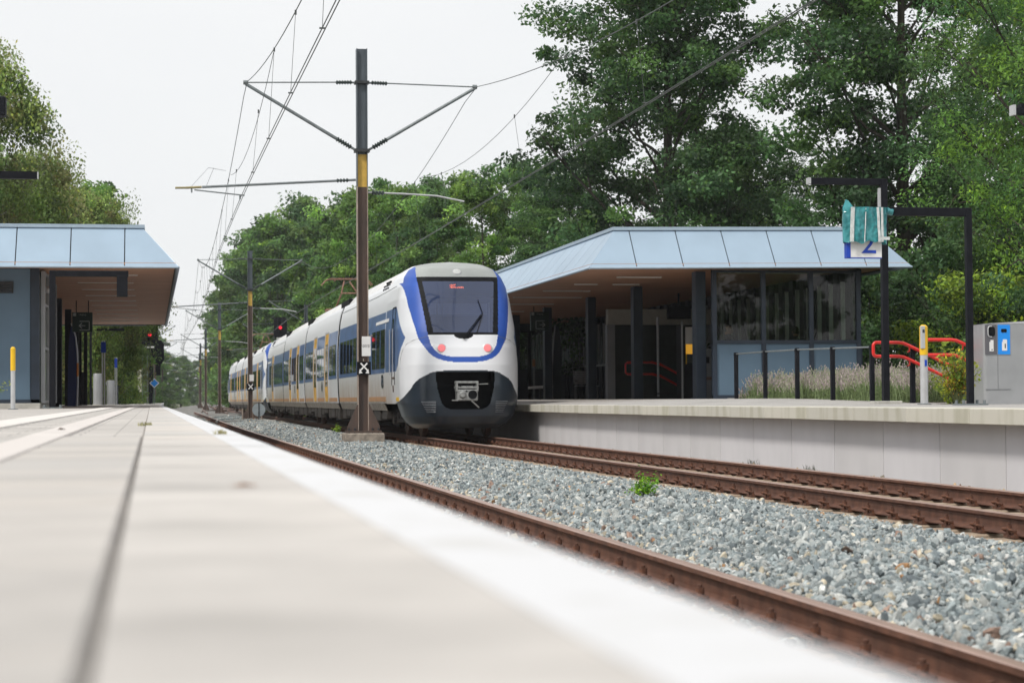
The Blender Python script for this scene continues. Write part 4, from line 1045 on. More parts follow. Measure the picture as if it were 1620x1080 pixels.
# blue diamond sign at the platform end
t = thing('diamond_sign', 'bright blue diamond sign with white border on a thin post at the platform end', 'sign', (.16, 100, .76))
m = MB(); m.prism([(0, -.245), (.245, 0), (0, .245), (-.245, 0)], 'y', -.012, .012, 0); part('border', m, MT['white'], t, (0, 0, 1.03))
m = MB(); m.prism([(0, -.19), (.19, 0), (0, .19), (-.19, 0)], 'y', -.017, -.0125, 0); part('diamond', m, MT['diamond_blue'], t, (0, 0, 1.03))
m = MB(); m.tube([(0, .03, 0), (0, .03, .95)], .025, 8); m.tube([(-.09, .03, 0), (-.03, .03, .9)], .012, 6); part('post', m, MT['galv'], t)
# rectangular white sign
t = thing('speed_board', 'small white rectangular board on a post before the dark trees', 'sign', (-1.1, 112, .3))
m = MB(); m.box(-.14, .14, -.01, .01, 1.25, 1.45, 0); part('board', m, MT['white'], t); m = MB(); m.tube([(0, .02, 0), (0, .02, 1.3)], .03, 8); part('post', m, MT['galv'], t)
# signals
def signal(label, x, y, z0, h, W=.32, H=.62):
    t = thing('railway_signal', label, 'railway signal', (x, y, z0))
    m = MB(); m.tube([(0, .12, 0), (0, .12, h)], .07, 10); part('mast', m, MT['black_metal'], t)
    for s in (-.13, .13): m = MB(); m.tube([(s-.25, .25, 0), (s-.25, .25, h-.2)], .018, 6); part('ladder_rail', m, MT['galv'], t)
    m = MB()
    for i in range(int((h-.4)/.3)): m.tube([(-.38, .25, .2+i*.3), (-.12, .25, .2+i*.3)], .012, 5)
    part('rung', m, MT['galv'], t)
    m = MB(); m.prism([(-W, -H*.75), (-W*.7, -H), (W*.7, -H), (W, -H*.75), (W, H*.75), (W*.7, H), (-W*.7, H), (-W, H*.75)], 'y', 0, .06, 0); part('backboard', m, MT['black_metal'], t, (0, 0, h))
    for i, z in enumerate((.3, 0, -.3)):
        m = MB()
        for k in range(9):
            a0 = PI*k/9; a1 = PI*(k+1)/9; r = .12
            m.add([(r*math.cos(a0), 0, z+r*math.sin(a0)), (r*math.cos(a1), 0, z+r*math.sin(a1)), (r*math.cos(a1), -.10, z+r*math.sin(a1)), (r*math.cos(a0), -.10, z+r*math.sin(a0))], [[0, 1, 2, 3]], 0)
        part('hood', m, MT['black_metal'], t, (0, 0, h))
        m = MB(); m.prism(circ(0, z, .105, 18), 'y', -.03, -.001, 0); part('lens', m, MT['signal_red'] if i == 1 else MT['t_black'], t, (0, 0, h))
    m = MB(); m.box(-.24, .22, -.04, .02, -.58-H*.2, -.50-H*.2, 0); part('plate', m, MT['white'], t, (0, 0, h))
    return t
signal('black railway signal showing red under the tip of the left canopy', -.06, 106, .3, 4.1, .44, .66)
t = signal('black railway signal showing red above the train roof', 8.15, 128, -.2, 5.75, .42, .68)
t = thing('signal_backboard', 'unlit dark signal head on a mast below the red signal', 'railway signal', (.25, 118, .3))
m = MB(); m.prism([(-.5, 3.0), (-.35, 2.75), (.35, 2.75), (.5, 3.0), (.5, 3.9), (.35, 4.15), (-.35, 4.15), (-.5, 3.9)], 'y', 0, .08, 0); m.box(.0, .3, 0, .08, 2.1, 2.75, 0); part('backboard', m, MT['black_metal'], t)
m = MB(); m.tube([(-.2, .1, 0), (-.2, .1, 3.5)], .07, 8); part('mast', m, MT['black_metal'], t)
for x_, y_ in ((-.75, 104), (-.55, 104)):
    pass
t = thing('number_boards', 'stack of pale square number boards on a post beside the red signal', 'sign', (-.60, 108, .3))
for i in range(5): m = MB(); m.box(-.10, .10, -.01, .01, 1.1+i*.24, 1.31+i*.24, 0); part('board', m, MT['cream_wall'], t)
m = MB(); m.tube([(0, .03, 0), (0, .03, 2.3)], .03, 8); part('post', m, MT['dark_steel'], t)
# dark shelter frames farther down the near platform
for lab, X_, Y_, w_, z_ in (('far black lamp arm above the trees at the platform end, upper one', -2.2, 84, 1.05, 3.45), ('far black lamp arm above the trees at the platform end, lower one', -2.6, 95, 1.6, 3.55)):
    t = thing('lamp_post', lab, 'lamp post', (X_-.25, Y_, .76)); m = MB(); m.tube([(-.0, 0, 0), (0, 0, z_-.1)], .05, 8); part('post', m, MT['black_metal'], t)
    m = MB(); m.box(.0, w_, -.06, .06, z_-.12, z_, 0); part('arm', m, MT['black_metal'], t)
# lamps at the left frame edge
t = thing('lamp_post', 'black square lamp arm entering from the left edge of the view', 'lamp post', (-3.35, 31.0, .76))
m = MB(); m.box(-.07, .07, -.07, .07, 0, 3.72, 0, bev=.006); part('post', m, MT['black_metal'], t); m = MB(); m.box(.07, 1.65, -.06, .06, 3.52, 3.63, 0); part('arm', m, MT['black_metal'], t)
m = MB(); m.box(1.651, 1.67, -.055, .055, 3.525, 3.625, 0); part('end_cap', m, MT['light_metal'], t)
t = thing('loudspeaker_post', 'tall post carrying a small black box at the upper left edge', 'loudspeaker', (-2.9, 29.0, .76))
m = MB(); m.box(-.07, .07, -.07, .07, 0, 4.6, 0); part('post', m, MT['black_metal'], t); m = MB(); m.box(.5, .88, -.12, .12, 4.18, 4.46, 0, bev=.02); m.box(.07, .5, -.03, .03, 4.3, 4.36, 0); part('box', m, MT['black_metal'], t)

# right shelter -------------------------------------------------------
rs = thing('station_shelter', 'long station shelter with light blue sloping roof panels on the far platform', 'shelter', (0, 0, 0))
roof(rs, 9.5, 16.97, 42.73, 86.0, 3.779, .73, .87, True, False, za=.07)
strips(rs, [(11.0, 12.1, 46.5), (10.6, 11.2, 49.5), (11.6, 12.3, 49.5), (10.4, 11.7, 52.6), (10.2, 12.2, 56), (10.2, 12.2, 60), (10.2, 12.2, 65), (13.0, 15.5, 44.6)], 3.79)
FZ = .868
for y in (44.5, 50.5, 56.0, 62.4, 68.0, 74.0): column(rs, 12.47, y, FZ, 3.80, .24, 'navy', .34)
# waiting room: end wall with three bays (faces the camera)
WY = 43.75; xs_ = [12.62, 13.78, 14.92, 16.06]
for i in range(3):
    a, b = xs_[i], xs_[i+1]
    m = MB(); m.box(a+.05, b-.05, WY, WY+.05, .95, 2.12, 0); part('wall_panel', m, MT['blue_panel'], rs)
    m = MB(); m.box(a+.05, b-.05, WY+.02, WY+.035, 2.2, 3.77, 0); part('pane', m, MT['win_glass'], rs)
for x in xs_: m = MB(); m.box(x-.05, x+.05, WY-.04, WY+.08, FZ, 3.80, 0); part('mullion', m, MT['navy'], rs)
m = MB(); m.box(12.57, 16.1, WY-.03, WY+.07, 2.12, 2.20, 0); m.box(12.57, 16.1, WY-.03, WY+.07, 3.74, 3.80, 0); m.box(12.57, 16.1, WY-.03, WY+.07, FZ, .95, 0); part('sill', m, MT['navy'], rs)
m = MB(); m.box(12.9, 16.3, 43.7, 44.0, .70, .88, 0); part('footing', m, MT['concrete_lt'], rs)
# back wall: fins in front of mirror-like panes
BX = 16.15
for i in range(52):
    y = 44.45+i*.84
    if y > 85.5: break
    m = MB(); m.box(BX-.09, BX-.03, y-.17, y+.17, FZ, 3.85, 0)
    if i == 0: finm = fixn(m.mesh('fin', [MT['navy_dark'] if 'navy_dark' in MT else MT['black_metal']])); y_ref = y
    link('fin', finm, rs, (0, y-y_ref, 0))
    m = MB(); m.box(BX-.11, BX-.02, y+.36, y+.43, 2.10, 3.60, 0)  # pale strip added to stand in for bright slits between the fins
    if i == 0: mum = fixn(m.mesh('mullion', [MT['light_metal']]))
    link('mullion', mum, rs, (0, y-y_ref, 0))
m = MB(); m.box(BX, BX+.02, 43.9, 85.8, 2.12, 3.55, 0); part('pane', m, MT['mirror_glass'], rs)
m = MB(); m.box(BX-.02, BX+.06, 43.9, 85.8, FZ, 2.06, 0); part('back_wall', m, MT['navy'], rs)
m = MB(); m.box(BX-.14, BX+.06, 52.5, 85.8, 2.06, 2.12, 0); part('ledge', m, MT['grey_metal'], rs)
m = MB(); m.box(BX-.02, BX+.06, 43.9, 85.8, 3.55, 3.85, 0); part('head_rail', m, MT['black_metal'], rs)
# far end wall with windows showing green
EY = 77.0
m = MB(); m.box(12.9, 16.2, EY, EY+.08, FZ, 2.06, 0); part('end_wall', m, MT['navy'], rs)
m = MB(); m.box(12.9, 16.2, EY, EY+.08, 3.50, 3.85, 0); part('head_rail', m, MT['black_metal'], rs)
for x in (12.95, 14.05, 14.66, 15.4): m = MB(); m.box(x-.06, x+.06, EY-.03, EY+.1, FZ, 3.85, 0); part('mullion', m, MT['black_metal'], rs)
m = MB(); m.box(13.0, 16.1, EY+.03, EY+.045, 2.06, 3.5, 0); part('pane', m, MT['clear_glass'], rs)
# stair core in the middle of the shelter: dark wall, cream header, posts
m = MB(); m.box(12.75, 15.4, 55.2, 55.35, FZ-1, 2.98, 0); part('stair_wall', m, MT['dark_wall'], rs)
m = MB(); m.box(12.75, 15.9, 55.0, 55.3, 2.98, 3.42, 0); part('header', m, MT['cream_wall'], rs)
m = MB(); m.box(12.70, 12.92, 54.9, 55.2, FZ, 2.98, 0); part('jamb', m, MT['grey_metal'], rs)
for x in (13.56, 14.15): 
    m = MB(); m.tube([(x*.965, 52.9, FZ), (x*.965, 52.9, 3.1)], .035, 8); part('post', m, MT['light_metal'], rs)
m = MB(); m.box(12.95, 15.0, 52.8, 52.86, 1.0, 1.03, 0); m.box(12.95, 15.0, 52.8, 52.86, FZ, .93, 0); part('base_rail', m, MT['dark_steel'], rs)
m = MB(); m.box(14.85, 15.35, 55.1, 55.2, FZ, 3.0, 0); part('dark_post', m, MT['black_metal'], rs)
t = thing('display_cabinet', 'dark square display box hanging beside the cream header in the far shelter', 'display', (14.55, 54.0, 3.1))
m = MB(); m.box(-.33, .33, -.1, .1, 0, .36, 0, bev=.01); part('box', m, MT['black_metal'], t); m = MB(); m.tube([(0, 0, .36), (0, 0, .72)], .03, 8); part('hanger', m, MT['black_metal'], t)
# red stair handrails inside
t = thing('handrail', 'dark red handrails sloping down the stair inside the far shelter', 'handrail', (13.2, 54.6, FZ))
for dz, lab in ((1.03, 0), (.70, 0)):
    m = MB(); m.tube([(0, 0, dz), (.72, 0, dz), (.95, 0, dz-.05), (1.85, 0, dz-.52)], .035, 8); part('rail', m, MT['red'], t)
m = MB(); m.tube([(0, 0, 1.03), (-.05, 0, .98), (-.05, 0, .75), (0, 0, .70)], .03, 8); part('loop', m, MT['red'], t)
for x in (.3, .9): m = MB(); m.tube([(x, .05, 1.0), (x, .5, 1.0)], .015, 6); part('bracket', m, MT['light_metal'], t)
# validator / vending machine with orange panel
t = thing('vending_machine', 'tall vending machine with white and orange lit front beside the wide blue column', 'vending machine', (13.87, 50.0, FZ))
m = MB(); m.box(-.29, .29, .0, .7, 0, 1.92, 0, bev=.02); part('cabinet', m, MT['black_metal'], t)
m = MB(); m.box(-.23, .16, -.012, -.001, 1.42, 1.86, 0); part('white_panel', m, MT['white'], t)
m = MB(); m.box(-.22, .16, -.012, -.001, 1.16, 1.415, 0); part('orange_panel', m, MT['orange_lamp'], t)
m = MB(); m.box(-.20, .12, -.014, -.001, .93, 1.15, 0); part('window', m, MT['dark_wall'], t); m = MB(); m.box(-.225, -.20, -.02, -.001, .9, 1.155, 0); m.box(.12, .16, -.02, -.001, .9, 1.155, 0); part('trim', m, MT['yellow'], t)
m = MB(); m.box(-.33, -.30, -.02, .04, 0, 2.0, 0); part('edge_post', m, MT['light_metal'], t)
t = thing('litter_bin', 'dark grey litter bin between the blue columns by the waiting room', 'bin', (13.05, 46.2, FZ))
m = MB(); m.box(-.17, .17, -.15, .15, 0, 1.2, 0, bev=.03); part('body', m, MT['bin_dark'], t); m = MB(); m.box(-.1, .1, -.156, -.15, .85, 1.0, 0); part('slot', m, MT['t_black'], t); m = MB(); m.box(-.16, .16, -.16, -.15, .45, .52, 0); part('band', m, MT['t_rust'], t)
# bench
t = thing('bench', 'grey slatted metal bench seen behind the dark column in the far shelter', 'bench', (14.2, 66.0, FZ))
for i in range(6): m = MB(); m.box(-.05, .75, .28+i*.012, .30+i*.012, .52+i*.075, .585+i*.075, 0); part('slat', m, MT['light_metal'], t)
for i in range(4): m = MB(); m.box(-.05, .75, -.15+i*.1, -.08+i*.1, .44, .46, 0); part('slat', m, MT['light_metal'], t)
for x in (-.02, .72): m = MB(); m.box(x-.02, x+.02, -.14, .3, 0, .44, 0); m.tube([(x, .3, .4), (x, .36, 1.0)], .02, 6); m.tube([(x, -.1, .62), (x, .3, .64)], .02, 6); part('leg', m, MT['dark_steel'], t)
hang_sign('exit_sign', 'dark green exit sign with right pointing arrow in the far shelter', 11.72, 12.30, 61.3, 3.03, 3.62, False, 3.79)
t = thing('information_column', 'slender dark curved information column behind the far exit sign', 'information column', (12.95, 63.5, FZ))
m = MB(); P = [(-.10, 0), (.16, 0), (.19, .5), (.20, 1.2), (.17, 1.9), (.10, 2.35), (-.02, 2.42), (-.05, 1.9), (-.1, 1.0)]
m.prism(P, 'y', -.05, .05, 0); part('panel', m, MT['t_dark'], t); m = MB(); m.tube([(-.10, -.03, 0), (-.12, -.03, 1.0), (-.05, -.03, 2.0), (.0, -.03, 2.42)], .025, 8); part('edge', m, MT['grey_metal'], t)
t = thing('timetable_post', 'thin pole with an orange brown edge by the dark info column', 'post', (12.62, 65.5, FZ))
m = MB(); m.box(-.03, .03, -.03, .03, 0, 1.1, 0); part('lower_post', m, MT['galv'], t); m = MB(); m.box(-.04, .04, -.03, .03, 1.1, 1.35, 0); part('upper_post', m, mat('orange2', (.35, .15, .05), .6), t)
t = thing('leaning_rail', 'short white leaning rail beside the dark column', 'leaning rail', (12.3, 63.0, FZ))
m = MB(); m.tube([(-.35, 0, .38), (.45, 0, .42)], .045, 8); part('bar', m, MT['white'], t); m = MB(); m.tube([(.05, .05, 0), (.05, .05, .4)], .03, 8); part('leg', m, MT['dark_steel'], t)
# ------------------------------------------------------------------ things on the far platform in front of the shelter
# railing posts with a thin top rail
t = thing('railing', 'low black post railing in front of the flowering plant bed', 'railing', (12.8, 38, pz(12.8, 38)))
ry = [42.4, 40.35, 38.3, 36.3, 34.3, 32.4]; rx = [12.72, 12.74, 12.76, 12.8, 12.84, 12.86]
for i, (x, y) in enumerate(zip(rx, ry)):
    z0 = pz(x, y); m = MB(); m.box(x-12.8-.04, x-12.8+.04, y-38-.04, y-38+.04, z0-t.location.z, z0-t.location.z+1.02, 0, bev=.006); m.box(x-12.8-.045, x-12.8+.045, y-38-.045, y-38+.045, z0-t.location.z+.95, z0-t.location.z+.985, 0); part('post', m, MT['black_metal'], t)
    if i < 4:
        x2, y2 = rx[i+1], ry[i+1]; m = MB(); m.tube([(x-12.8, y-38, pz(x, y)-t.location.z+.985), (x2-12.8, y2-38, pz(x2, y2)-t.location.z+.985)], .018, 6); part('top_rail', m, MT['galv'], t)
# red stair rails
def redrail(label, x0, xb, y, zt, dz, drop, xe, slope, loop):
    t = thing('handrail', label, 'handrail', (x0, y, .76)); r = .029
    zs = zt-.76
    for k, zz in enumerate((zs, zs-dz)):
        m = MB(); m.tube([(.06, 0, zz), (xb-x0-.05, 0, zz), (xb-x0+.04, 0, zz-.012), (xb-x0+.12, 0, zz-.045), (xe-x0, 0, zz-.045-(xe-xb-.12)*slope)], r, 12); part('rail', m, MT['red'], t)
    if loop:
        m = MB(); P = []
        for a in np.linspace(PI/2, PI, 6): P.append((.06+.06*math.cos(a), 0, zs-.06+.06*math.sin(a)))
        for a in np.linspace(PI, 1.5*PI, 6): P.append((.06+.06*math.cos(a), 0, zs-dz+.06+.06*math.sin(a)))
        m.tube(P, r, 12); part('loop', m, MT['red'], t)
    for px in (xb-x0+.12+.03, xb-x0+1.6):
        for zz in (zs, zs-dz):
            zq = zz-.045-(px-(xb-x0+.12))*slope
            m = MB(); m.tube([(px, 0, zq-.02), (px, .0, zq-.09), (px, .08, zq-.1)], .013, 6); part('bracket', m, MT['red'], t)
    return t
redrail('bright red double handrail starting with a rounded loop at the black post', 12.12, 12.62, 32.3, 1.815, .235, 0, 15.4, .46, True)
redrail('bright red double handrail behind the yellow card reader pole', 12.235, 12.80, 30.45, 1.805, .245, 0, 15.0, .46, True)
t = thing('stairway', 'concrete stair flight going down between the red handrails', 'stairs', (13.0, 31.3, .76))
for i in range(9): m = MB(); m.box(i*.3, i*.3+.31, -.8, .8, -.16*(i+1)-.3, -.16*(i+1), 0); part('step', m, MT['concrete_lt'], t)
# card reader pole, lamp post, gantry with wrapped sign and platform number
reader('tall grey and yellow card reader pole in front of the red handrails', 12.1, 30.0, .765, 1.265, big=True)
t = thing('lamp_post', 'tall black angular lamp post rising from the flowering plants', 'lamp post', (12.22, 32.0, .76))
m = MB(); m.box(-.055, .055, -.055, .055, 0, 3.82, 0, bev=.006); part('post', m, MT['black_metal'], t)
m = MB(); m.box(-1.30, -.057, -.05, .05, 3.71, 3.82, 0, bev=.004); part('arm', m, MT['black_metal'], t)
m = MB(); m.box(-1.345, -1.302, -.068, .068, 3.712, 3.818, 0); part('end_cap', m, MT['light_metal'], t)
m = MB(); m.box(-.095, -.057, -.03, .03, 3.24, 3.66, 0); part('light_strip', m, MT['light_metal'], t)
m = MB(); m.tube([(-.20, 0, 3.10), (-.15, 0, 3.19), (-.09, 0, 3.19)], .03, 8); m.tube([(-.20, -.06, 3.10), (-.20, .06, 3.10)], .05, 10); part('camera', m, MT['dark_steel'], t)
m = MB(); m.box(-.22, .22, -.2, .2, -.02, .06, 0, bev=.01); part('footing', m, MT['concrete_lt'], t)
GY = 27.4; gz = pz(11.74, GY)
gt = gantry('thick black gantry frame right of the lamp post holding the platform sign', 11.76, GY, gz, 3.64, 10.28, .09)
m = MB(); m.tube([(-1.33, 0, 2.75), (-1.33, 0, 2.88)], .015, 6); m.tube([(-1.75, 0, 2.80), (-1.75, 0, 2.86)], .015, 6); part('bracket', m, MT['galv'], gt)
t = thing('wrapped_display', 'platform display wrapped in crumpled teal plastic sheet with white tape', 'wrapped display', (10.16, GY-.02, 3.12))
rr = random.Random(3)
def crumple(x0, x1, z0, z1, y0, y1, n=40, nz=24, amp=.012, seed=1):
    # bag: front, back, sides as one closed wavy surface
    V = []; F = []; W_ = 2*n
    for j in range(nz+1):
        v = j/nz; z = z0+(z1-z0)*v
        for i in range(W_):
            a = i/W_
            if a < .5: u = a*2; x = x0+(x1-x0)*u; y = y0
            else: u = (a-.5)*2; x = x1-(x1-x0)*u; y = y1
            e = min(u, 1-u)*6; k = min(1, e)**.5
            y = y0+(y1-y0)/2 + (y-(y0+y1)/2)*k
            nn = noise.noise(Vector((x*9+z*4, z*2.2-x*6, y*4+seed)))*amp*1.6+noise.noise(Vector((x*25-z*14, z*22+x*9, seed+y)))*amp*.7
            s_ = -1 if a < .5 else 1
            zz = z + (.016*math.sin(x*31+seed)+.012*math.sin(x*13)) * (1 if j in (0,) else .5 if j == 1 else 0)
            V.append((x, y+s_*nn*2, zz))
    for j in range(nz):
        for i in range(W_): F.append([j*W_+i, j*W_+(i+1) % W_, (j+1)*W_+(i+1) % W_, (j+1)*W_+i])
    return V, F
V, F = crumple(-.33, .335, .0, .505, -.12, .12); m = MB().add(V, F, 0, True)
part('plastic_sheet', m, MT['teal'], t)
m = MB()
m.add([(-.33, -.06, .42), (-.20, -.1, .50), (-.255, -.05, .60), (-.29, -.03, .62), (-.335, -.02, .5), (-.33, .06, .46)], [[0, 1, 2, 3, 4], [4, 3, 2, 1, 5]], 0, True)
m.tube([(.33, -.02, .46), (.40, -.02, .44), (.44, 0, .48)], [.06, .05, .02], 8, 0)
part('plastic_end', m, MT['teal'], t)
for x0, x1, lean in ((-.275, -.215, .02), (-.06, -.045, .03), (.155, .195, -.02), (.20, .235, 0)):
    m = MB(); P = []
    for j in range(13):
        z = .0+.5*j/12; yy = -.142-noise.noise(Vector((x0*9, z*6, 2)))*.012
        P += [(x0+lean*(j/12), yy, z), (x1+lean*(j/12), yy, z)]
    m.add(P, [[2*j, 2*j+1, 2*j+3, 2*j+2] for j in range(12)], 0, True); part('tape', m, MT['tape'], t)
m = MB(); m.add([(.17, -.145, .03), (.33, -.14, .03), (.33, -.14, .075), (.17, -.145, .075)], [[0, 1, 2, 3]], 0); part('tape', m, MT['tape'], t)
t = thing('platform_number_sign', 'white sign with a blue figure 2, half covered by teal plastic', 'sign', (10.14, GY, 2.90))
m = MB(); m.box(-.26, .27, -.05, .05, 0, .46, 0, bev=.004); part('board', m, MT['white'], t)
m = MB(); m.box(-.263, -.205, -.053, .053, -.004, .46, 0); m.box(-.26, .27, -.053, .053, -.008, .0, 0); part('blue_edge', m, MT['sign_blue'], t)
me = text_mesh('2', .45, .004); me.materials.clear(); me.materials.append(MT['sign_blue']); o = link('figure', me, t, (.07, -.054, .20), (PI/2, 0, 0)); o.scale = (1.12, 1, 1)
me2 = me.copy()
# recycling bins
t = thing('recycling_bin', 'large grey metal double bin with a dark and a bright blue panel', 'recycling bin', (13.12, 30.0, .757))
def rrect(x0, x1, y0, y1, r, n=6):
    P = []
    for cx_2, cy_2, a0 in ((x1-r, y1-r, 0), (x0+r*.3, y1-r*.3, PI/2), (x0+r*.3, y0+r*.3, PI), (x1-r, y0+r, 1.5*PI)):
        rr_ = r if cx_2 > (x0+x1)/2 else r*.3
        for k in range(n+1): a = a0+PI/2*k/n; P.append((cx_2+rr_*math.cos(a), cy_2+rr_*math.sin(a)))
    return P
BP = rrect(0, 1.15, -.0, .62, .20)
m = MB(); m.prism(BP, 'z', .0, 1.29, 0, False); part('housing', m, MT['grey_metal'], t)
m = MB()
P1 = [(p[0], p[1], 1.29+.055*max(0, min(1, p[0]/.62))) for p in BP]; P0 = [(p[0], p[1], 1.285) for p in BP]; n = len(BP)
P2 = [(.575+(p[0]-.575)*1.015, .31+(p[1]-.31)*1.02, p[2]) for p in P1]
m.add(P0+P1, [[i, (i+1) % n, n+(i+1) % n, n+i] for i in range(n)]+[[n+i for i in range(n)]], 0); part('lid', m, MT['light_metal'], t)
def bayfront(x0, x1, mt, hx, hz, hw_, hh, rnd, lab):
    m = MB(); m.box(x0, x1, -.012, .01, .80, 1.275, 0); part(lab, m, MT[mt], t)
    R = []
    for a in np.linspace(0, 2*PI, 25)[:-1]:
        c_, s_ = math.cos(a), math.sin(a); k = 1/max(abs(c_)**rnd+abs(s_)**rnd, 1e-6)**(1/rnd); R.append((hx+c_*k*hw_, hz+s_*k*hh))
    m = MB(); m.prism(R, 'y', -.018, -.010, 0); part('opening', m, MT['t_black'], t)
    if rnd < 5:
        m = MB(); m.tube([(p[0]*1.0+(p[0]-hx)*.12, -.022, p[1]+(p[1]-hz)*.10) for p in R[6:19]], .010, 6); part('rim', m, MT['light_metal'], t)
bayfront(.02, .215, 'bin_dark', .125, 1.165, .058, .078, 4, 'front_panel')
bayfront(.235, .44, 'bin_blue', .335, 1.18, .047, .028, 6, 'front_panel')
m = MB(); m.box(.085, .155, -.017, -.011, .85, 1.0, 0); m.box(.105, .155, -.017, -.011, 1.0, 1.03, 0); part('notice', m, MT['white'], t)
m = MB(); m.box(.30, .385, -.017, -.011, .86, 1.0, 0); m.box(.315, .385, -.017, -.011, 1.0, 1.04, 0); part('notice', m, MT['white'], t)
m = MB(); m.box(.345, .362, -.019, -.0175, .90, .97, 0); m.box(.12, .135, -.019, -.0175, .865, .885, 0); part('print', m, MT['navy'], t)
m = MB(); m.box(.02, .445, -.008, .0, .235, .245, 0); m.box(.228, .232, -.006, 0, .25, .8, 0); part('seam', m, MT['bin_seam'], t)
t = thing('lamp_post', 'dark lamp head on its post at the upper right edge of the view', 'lamp post', (13.6, 27.4, .76))
m = MB(); m.box(-.07, .07, -.07, .07, 0, 4.6, 0); part('post', m, MT['black_metal'], t)
m = MB(); m.box(-1.10, -.07, -.08, .08, 4.26, 4.36, 0, bev=.01); m.box(-1.02, -.80, -.08, .08, 4.36, 4.42, 0); part('arm', m, MT['black_metal'], t); m = MB(); m.box(-1.14, -1.102, -.075, .075, 4.25, 4.40, 0); part('end_cap', m, MT['light_metal'], t)
# soil bed
m = MB(); m.box(12.9, 17.15, 32.6, 43.6, .70, .79, 0); o = struct('planting_bed', m, MT['soil'])

# ------------------------------------------------------------------ people behind the waiting room glass
def person(label, x, y, z, rot, top='cloth_dark', lean=0., sc=1.0):
    t = thing('person', label, 'person', (x, y, z), rot)
    J = {'pel': (0, 0, .95, .15), 'wai': (0, .0, 1.10, .135), 'che': (0, .03*lean, 1.32, .165), 'nec': (0, .08*lean, 1.50, .065), 'hdb': (0, .12*lean-.0, 1.57, .07),
         'hl': (-.10, 0, .90, .105), 'kl': (-.11, -.02, .50, .07), 'al': (-.11, .02, .09, .045), 'tl': (-.12, -.13, .04, .04), 'hr': (.10, 0, .90, .105), 'kr': (.11, -.02, .50, .07), 'ar': (.11, .02, .09, .045), 'tr': (.12, -.13, .04, .04),
         'sl': (-.19, .03*lean, 1.43, .075), 'el': (-.24, -.02, 1.16, .05), 'wl': (-.12, -.24, 1.16, .033), 'sr': (.19, .03*lean, 1.43, .075), 'er': (.24, -.02, 1.16, .05), 'wr': (.10, -.24, 1.20, .033)}
    E = [('pel', 'wai'), ('wai', 'che'), ('che', 'nec'), ('nec', 'hdb'), ('pel', 'hl'), ('hl', 'kl'), ('kl', 'al'), ('al', 'tl'), ('pel', 'hr'), ('hr', 'kr'), ('kr', 'ar'), ('ar', 'tr'), ('che', 'sl'), ('sl', 'el'), ('el', 'wl'), ('che', 'sr'), ('sr', 'er'), ('er', 'wr')]
    ks = list(J); me = bpy.data.meshes.new('body'); me.from_pydata([J[k][:3] for k in ks], [(ks.index(a), ks.index(b)) for a, b in E], [])
    me.materials.append(MT[top]); o = link('body', me, t); sm_ = o.modifiers.new('skin', 'SKIN'); o.modifiers.new('sub', 'SUBSURF').levels = 1; o.modifiers['sub'].render_levels = 2
    if not me.skin_vertices: pass
    for i, k in enumerate(ks):
        me.skin_vertices[0].data[i].radius = (J[k][3], J[k][3]*(.75 if k in ('pel', 'wai', 'che') else 1)); me.skin_vertices[0].data[i].use_root = (k == 'pel')
    hy = .12*lean-.03
    # head with face: skull profile rings
    V = []; F = []; R_ = [(1.53, .05, .06, 0), (1.56, .062, .08, -.015), (1.60, .072, .095, -.02), (1.64, .076, .10, -.01), (1.68, .078, .102, 0), (1.72, .074, .098, .005), (1.755, .055, .075, .008), (1.775, .02, .03, .01)]
    for z_, rx_, ry_, oy in R_:
        for k in range(16):
            a = 2*PI*k/16; yy = -ry_*math.cos(a)
            if abs(a) < .01 and 1.60 <= z_ <= 1.66: yy -= .022
            V.append((rx_*math.sin(a), hy+oy+yy, z_))
    for i in range(len(R_)-1):
        for k in range(16): F.append([i*16+k, i*16+(k+1) % 16, (i+1)*16+(k+1) % 16, (i+1)*16+k])
    F.append([7*16+k for k in range(16)])
    part('head', MB().add(V, F, 0, True), MT['skin'], t)
    V2 = [((v[0])*1.1, hy+(v[1]-hy)*1.1+.012, 1.60+(v[2]-1.60)*1.08) for v in V]; F2 = [f for f in F if all(V[i][2] > 1.70 or V[i][1] > hy+.005 for i in f) and min(V[i][2] for i in f) > 1.57]
    part('hair', MB().add(V2, F2, 0, True), MT['hair'], t)
    for s in (-1, 1):
        m = MB(); m.tube([(s*.077, hy, 1.62), (s*.084, hy+.012, 1.645), (s*.078, hy+.01, 1.67)], [.010, .016, .010], 6); part('ear', m, MT['skin'], t)
        m = MB(); m.tube([(s*.028, hy-.093, 1.655), (s*.028, hy-.103, 1.655)], .009, 8); part('eye', m, MT['hair'], t)
        wx = -.12 if s < 0 else .10; wz = 1.16 if s < 0 else 1.20
        m = MB(); m.tube([(wx, -.23, wz), (wx, -.27, wz+.005), (wx*.8, -.31, wz+.01)], [.032, .042, .034], 8)
        for f in range(4): m.tube([(wx*.8+(f-1.5)*.018, -.30, wz+.01), (wx*.7+(f-1.5)*.018, -.345-.006*(f in (1, 2)), wz+.02), (wx*.6+(f-1.5)*.016, -.355, wz+.05)], [.010, .009, .007], 6)
        m.tube([(wx*.8-s*.03, -.27, wz+.01), (wx*.6-s*.045, -.30, wz+.035), (wx*.5-s*.04, -.32, wz+.055)], [.011, .010, .008], 6)
        part('hand', m, MT['skin'], t)
    m = MB(); m.tube([(0, -.095+hy, 1.605), (.001, -.098+hy, 1.605)], .02, 6); part('mouth', m, mat('lip', (.3, .1, .08), .5), t)
    t.scale = (sc, sc, sc)
    return t
person('dark haired person in a dark jacket behind the left waiting room pane, head bowed', 13.72, 46.0, FZ, math.radians(75), 'cloth_dark', 1.2)
person('person in dark clothes half hidden behind the right waiting room pane', 16.55-.85, 47.2, FZ, math.radians(160), 'cloth_olive', .3, .99)
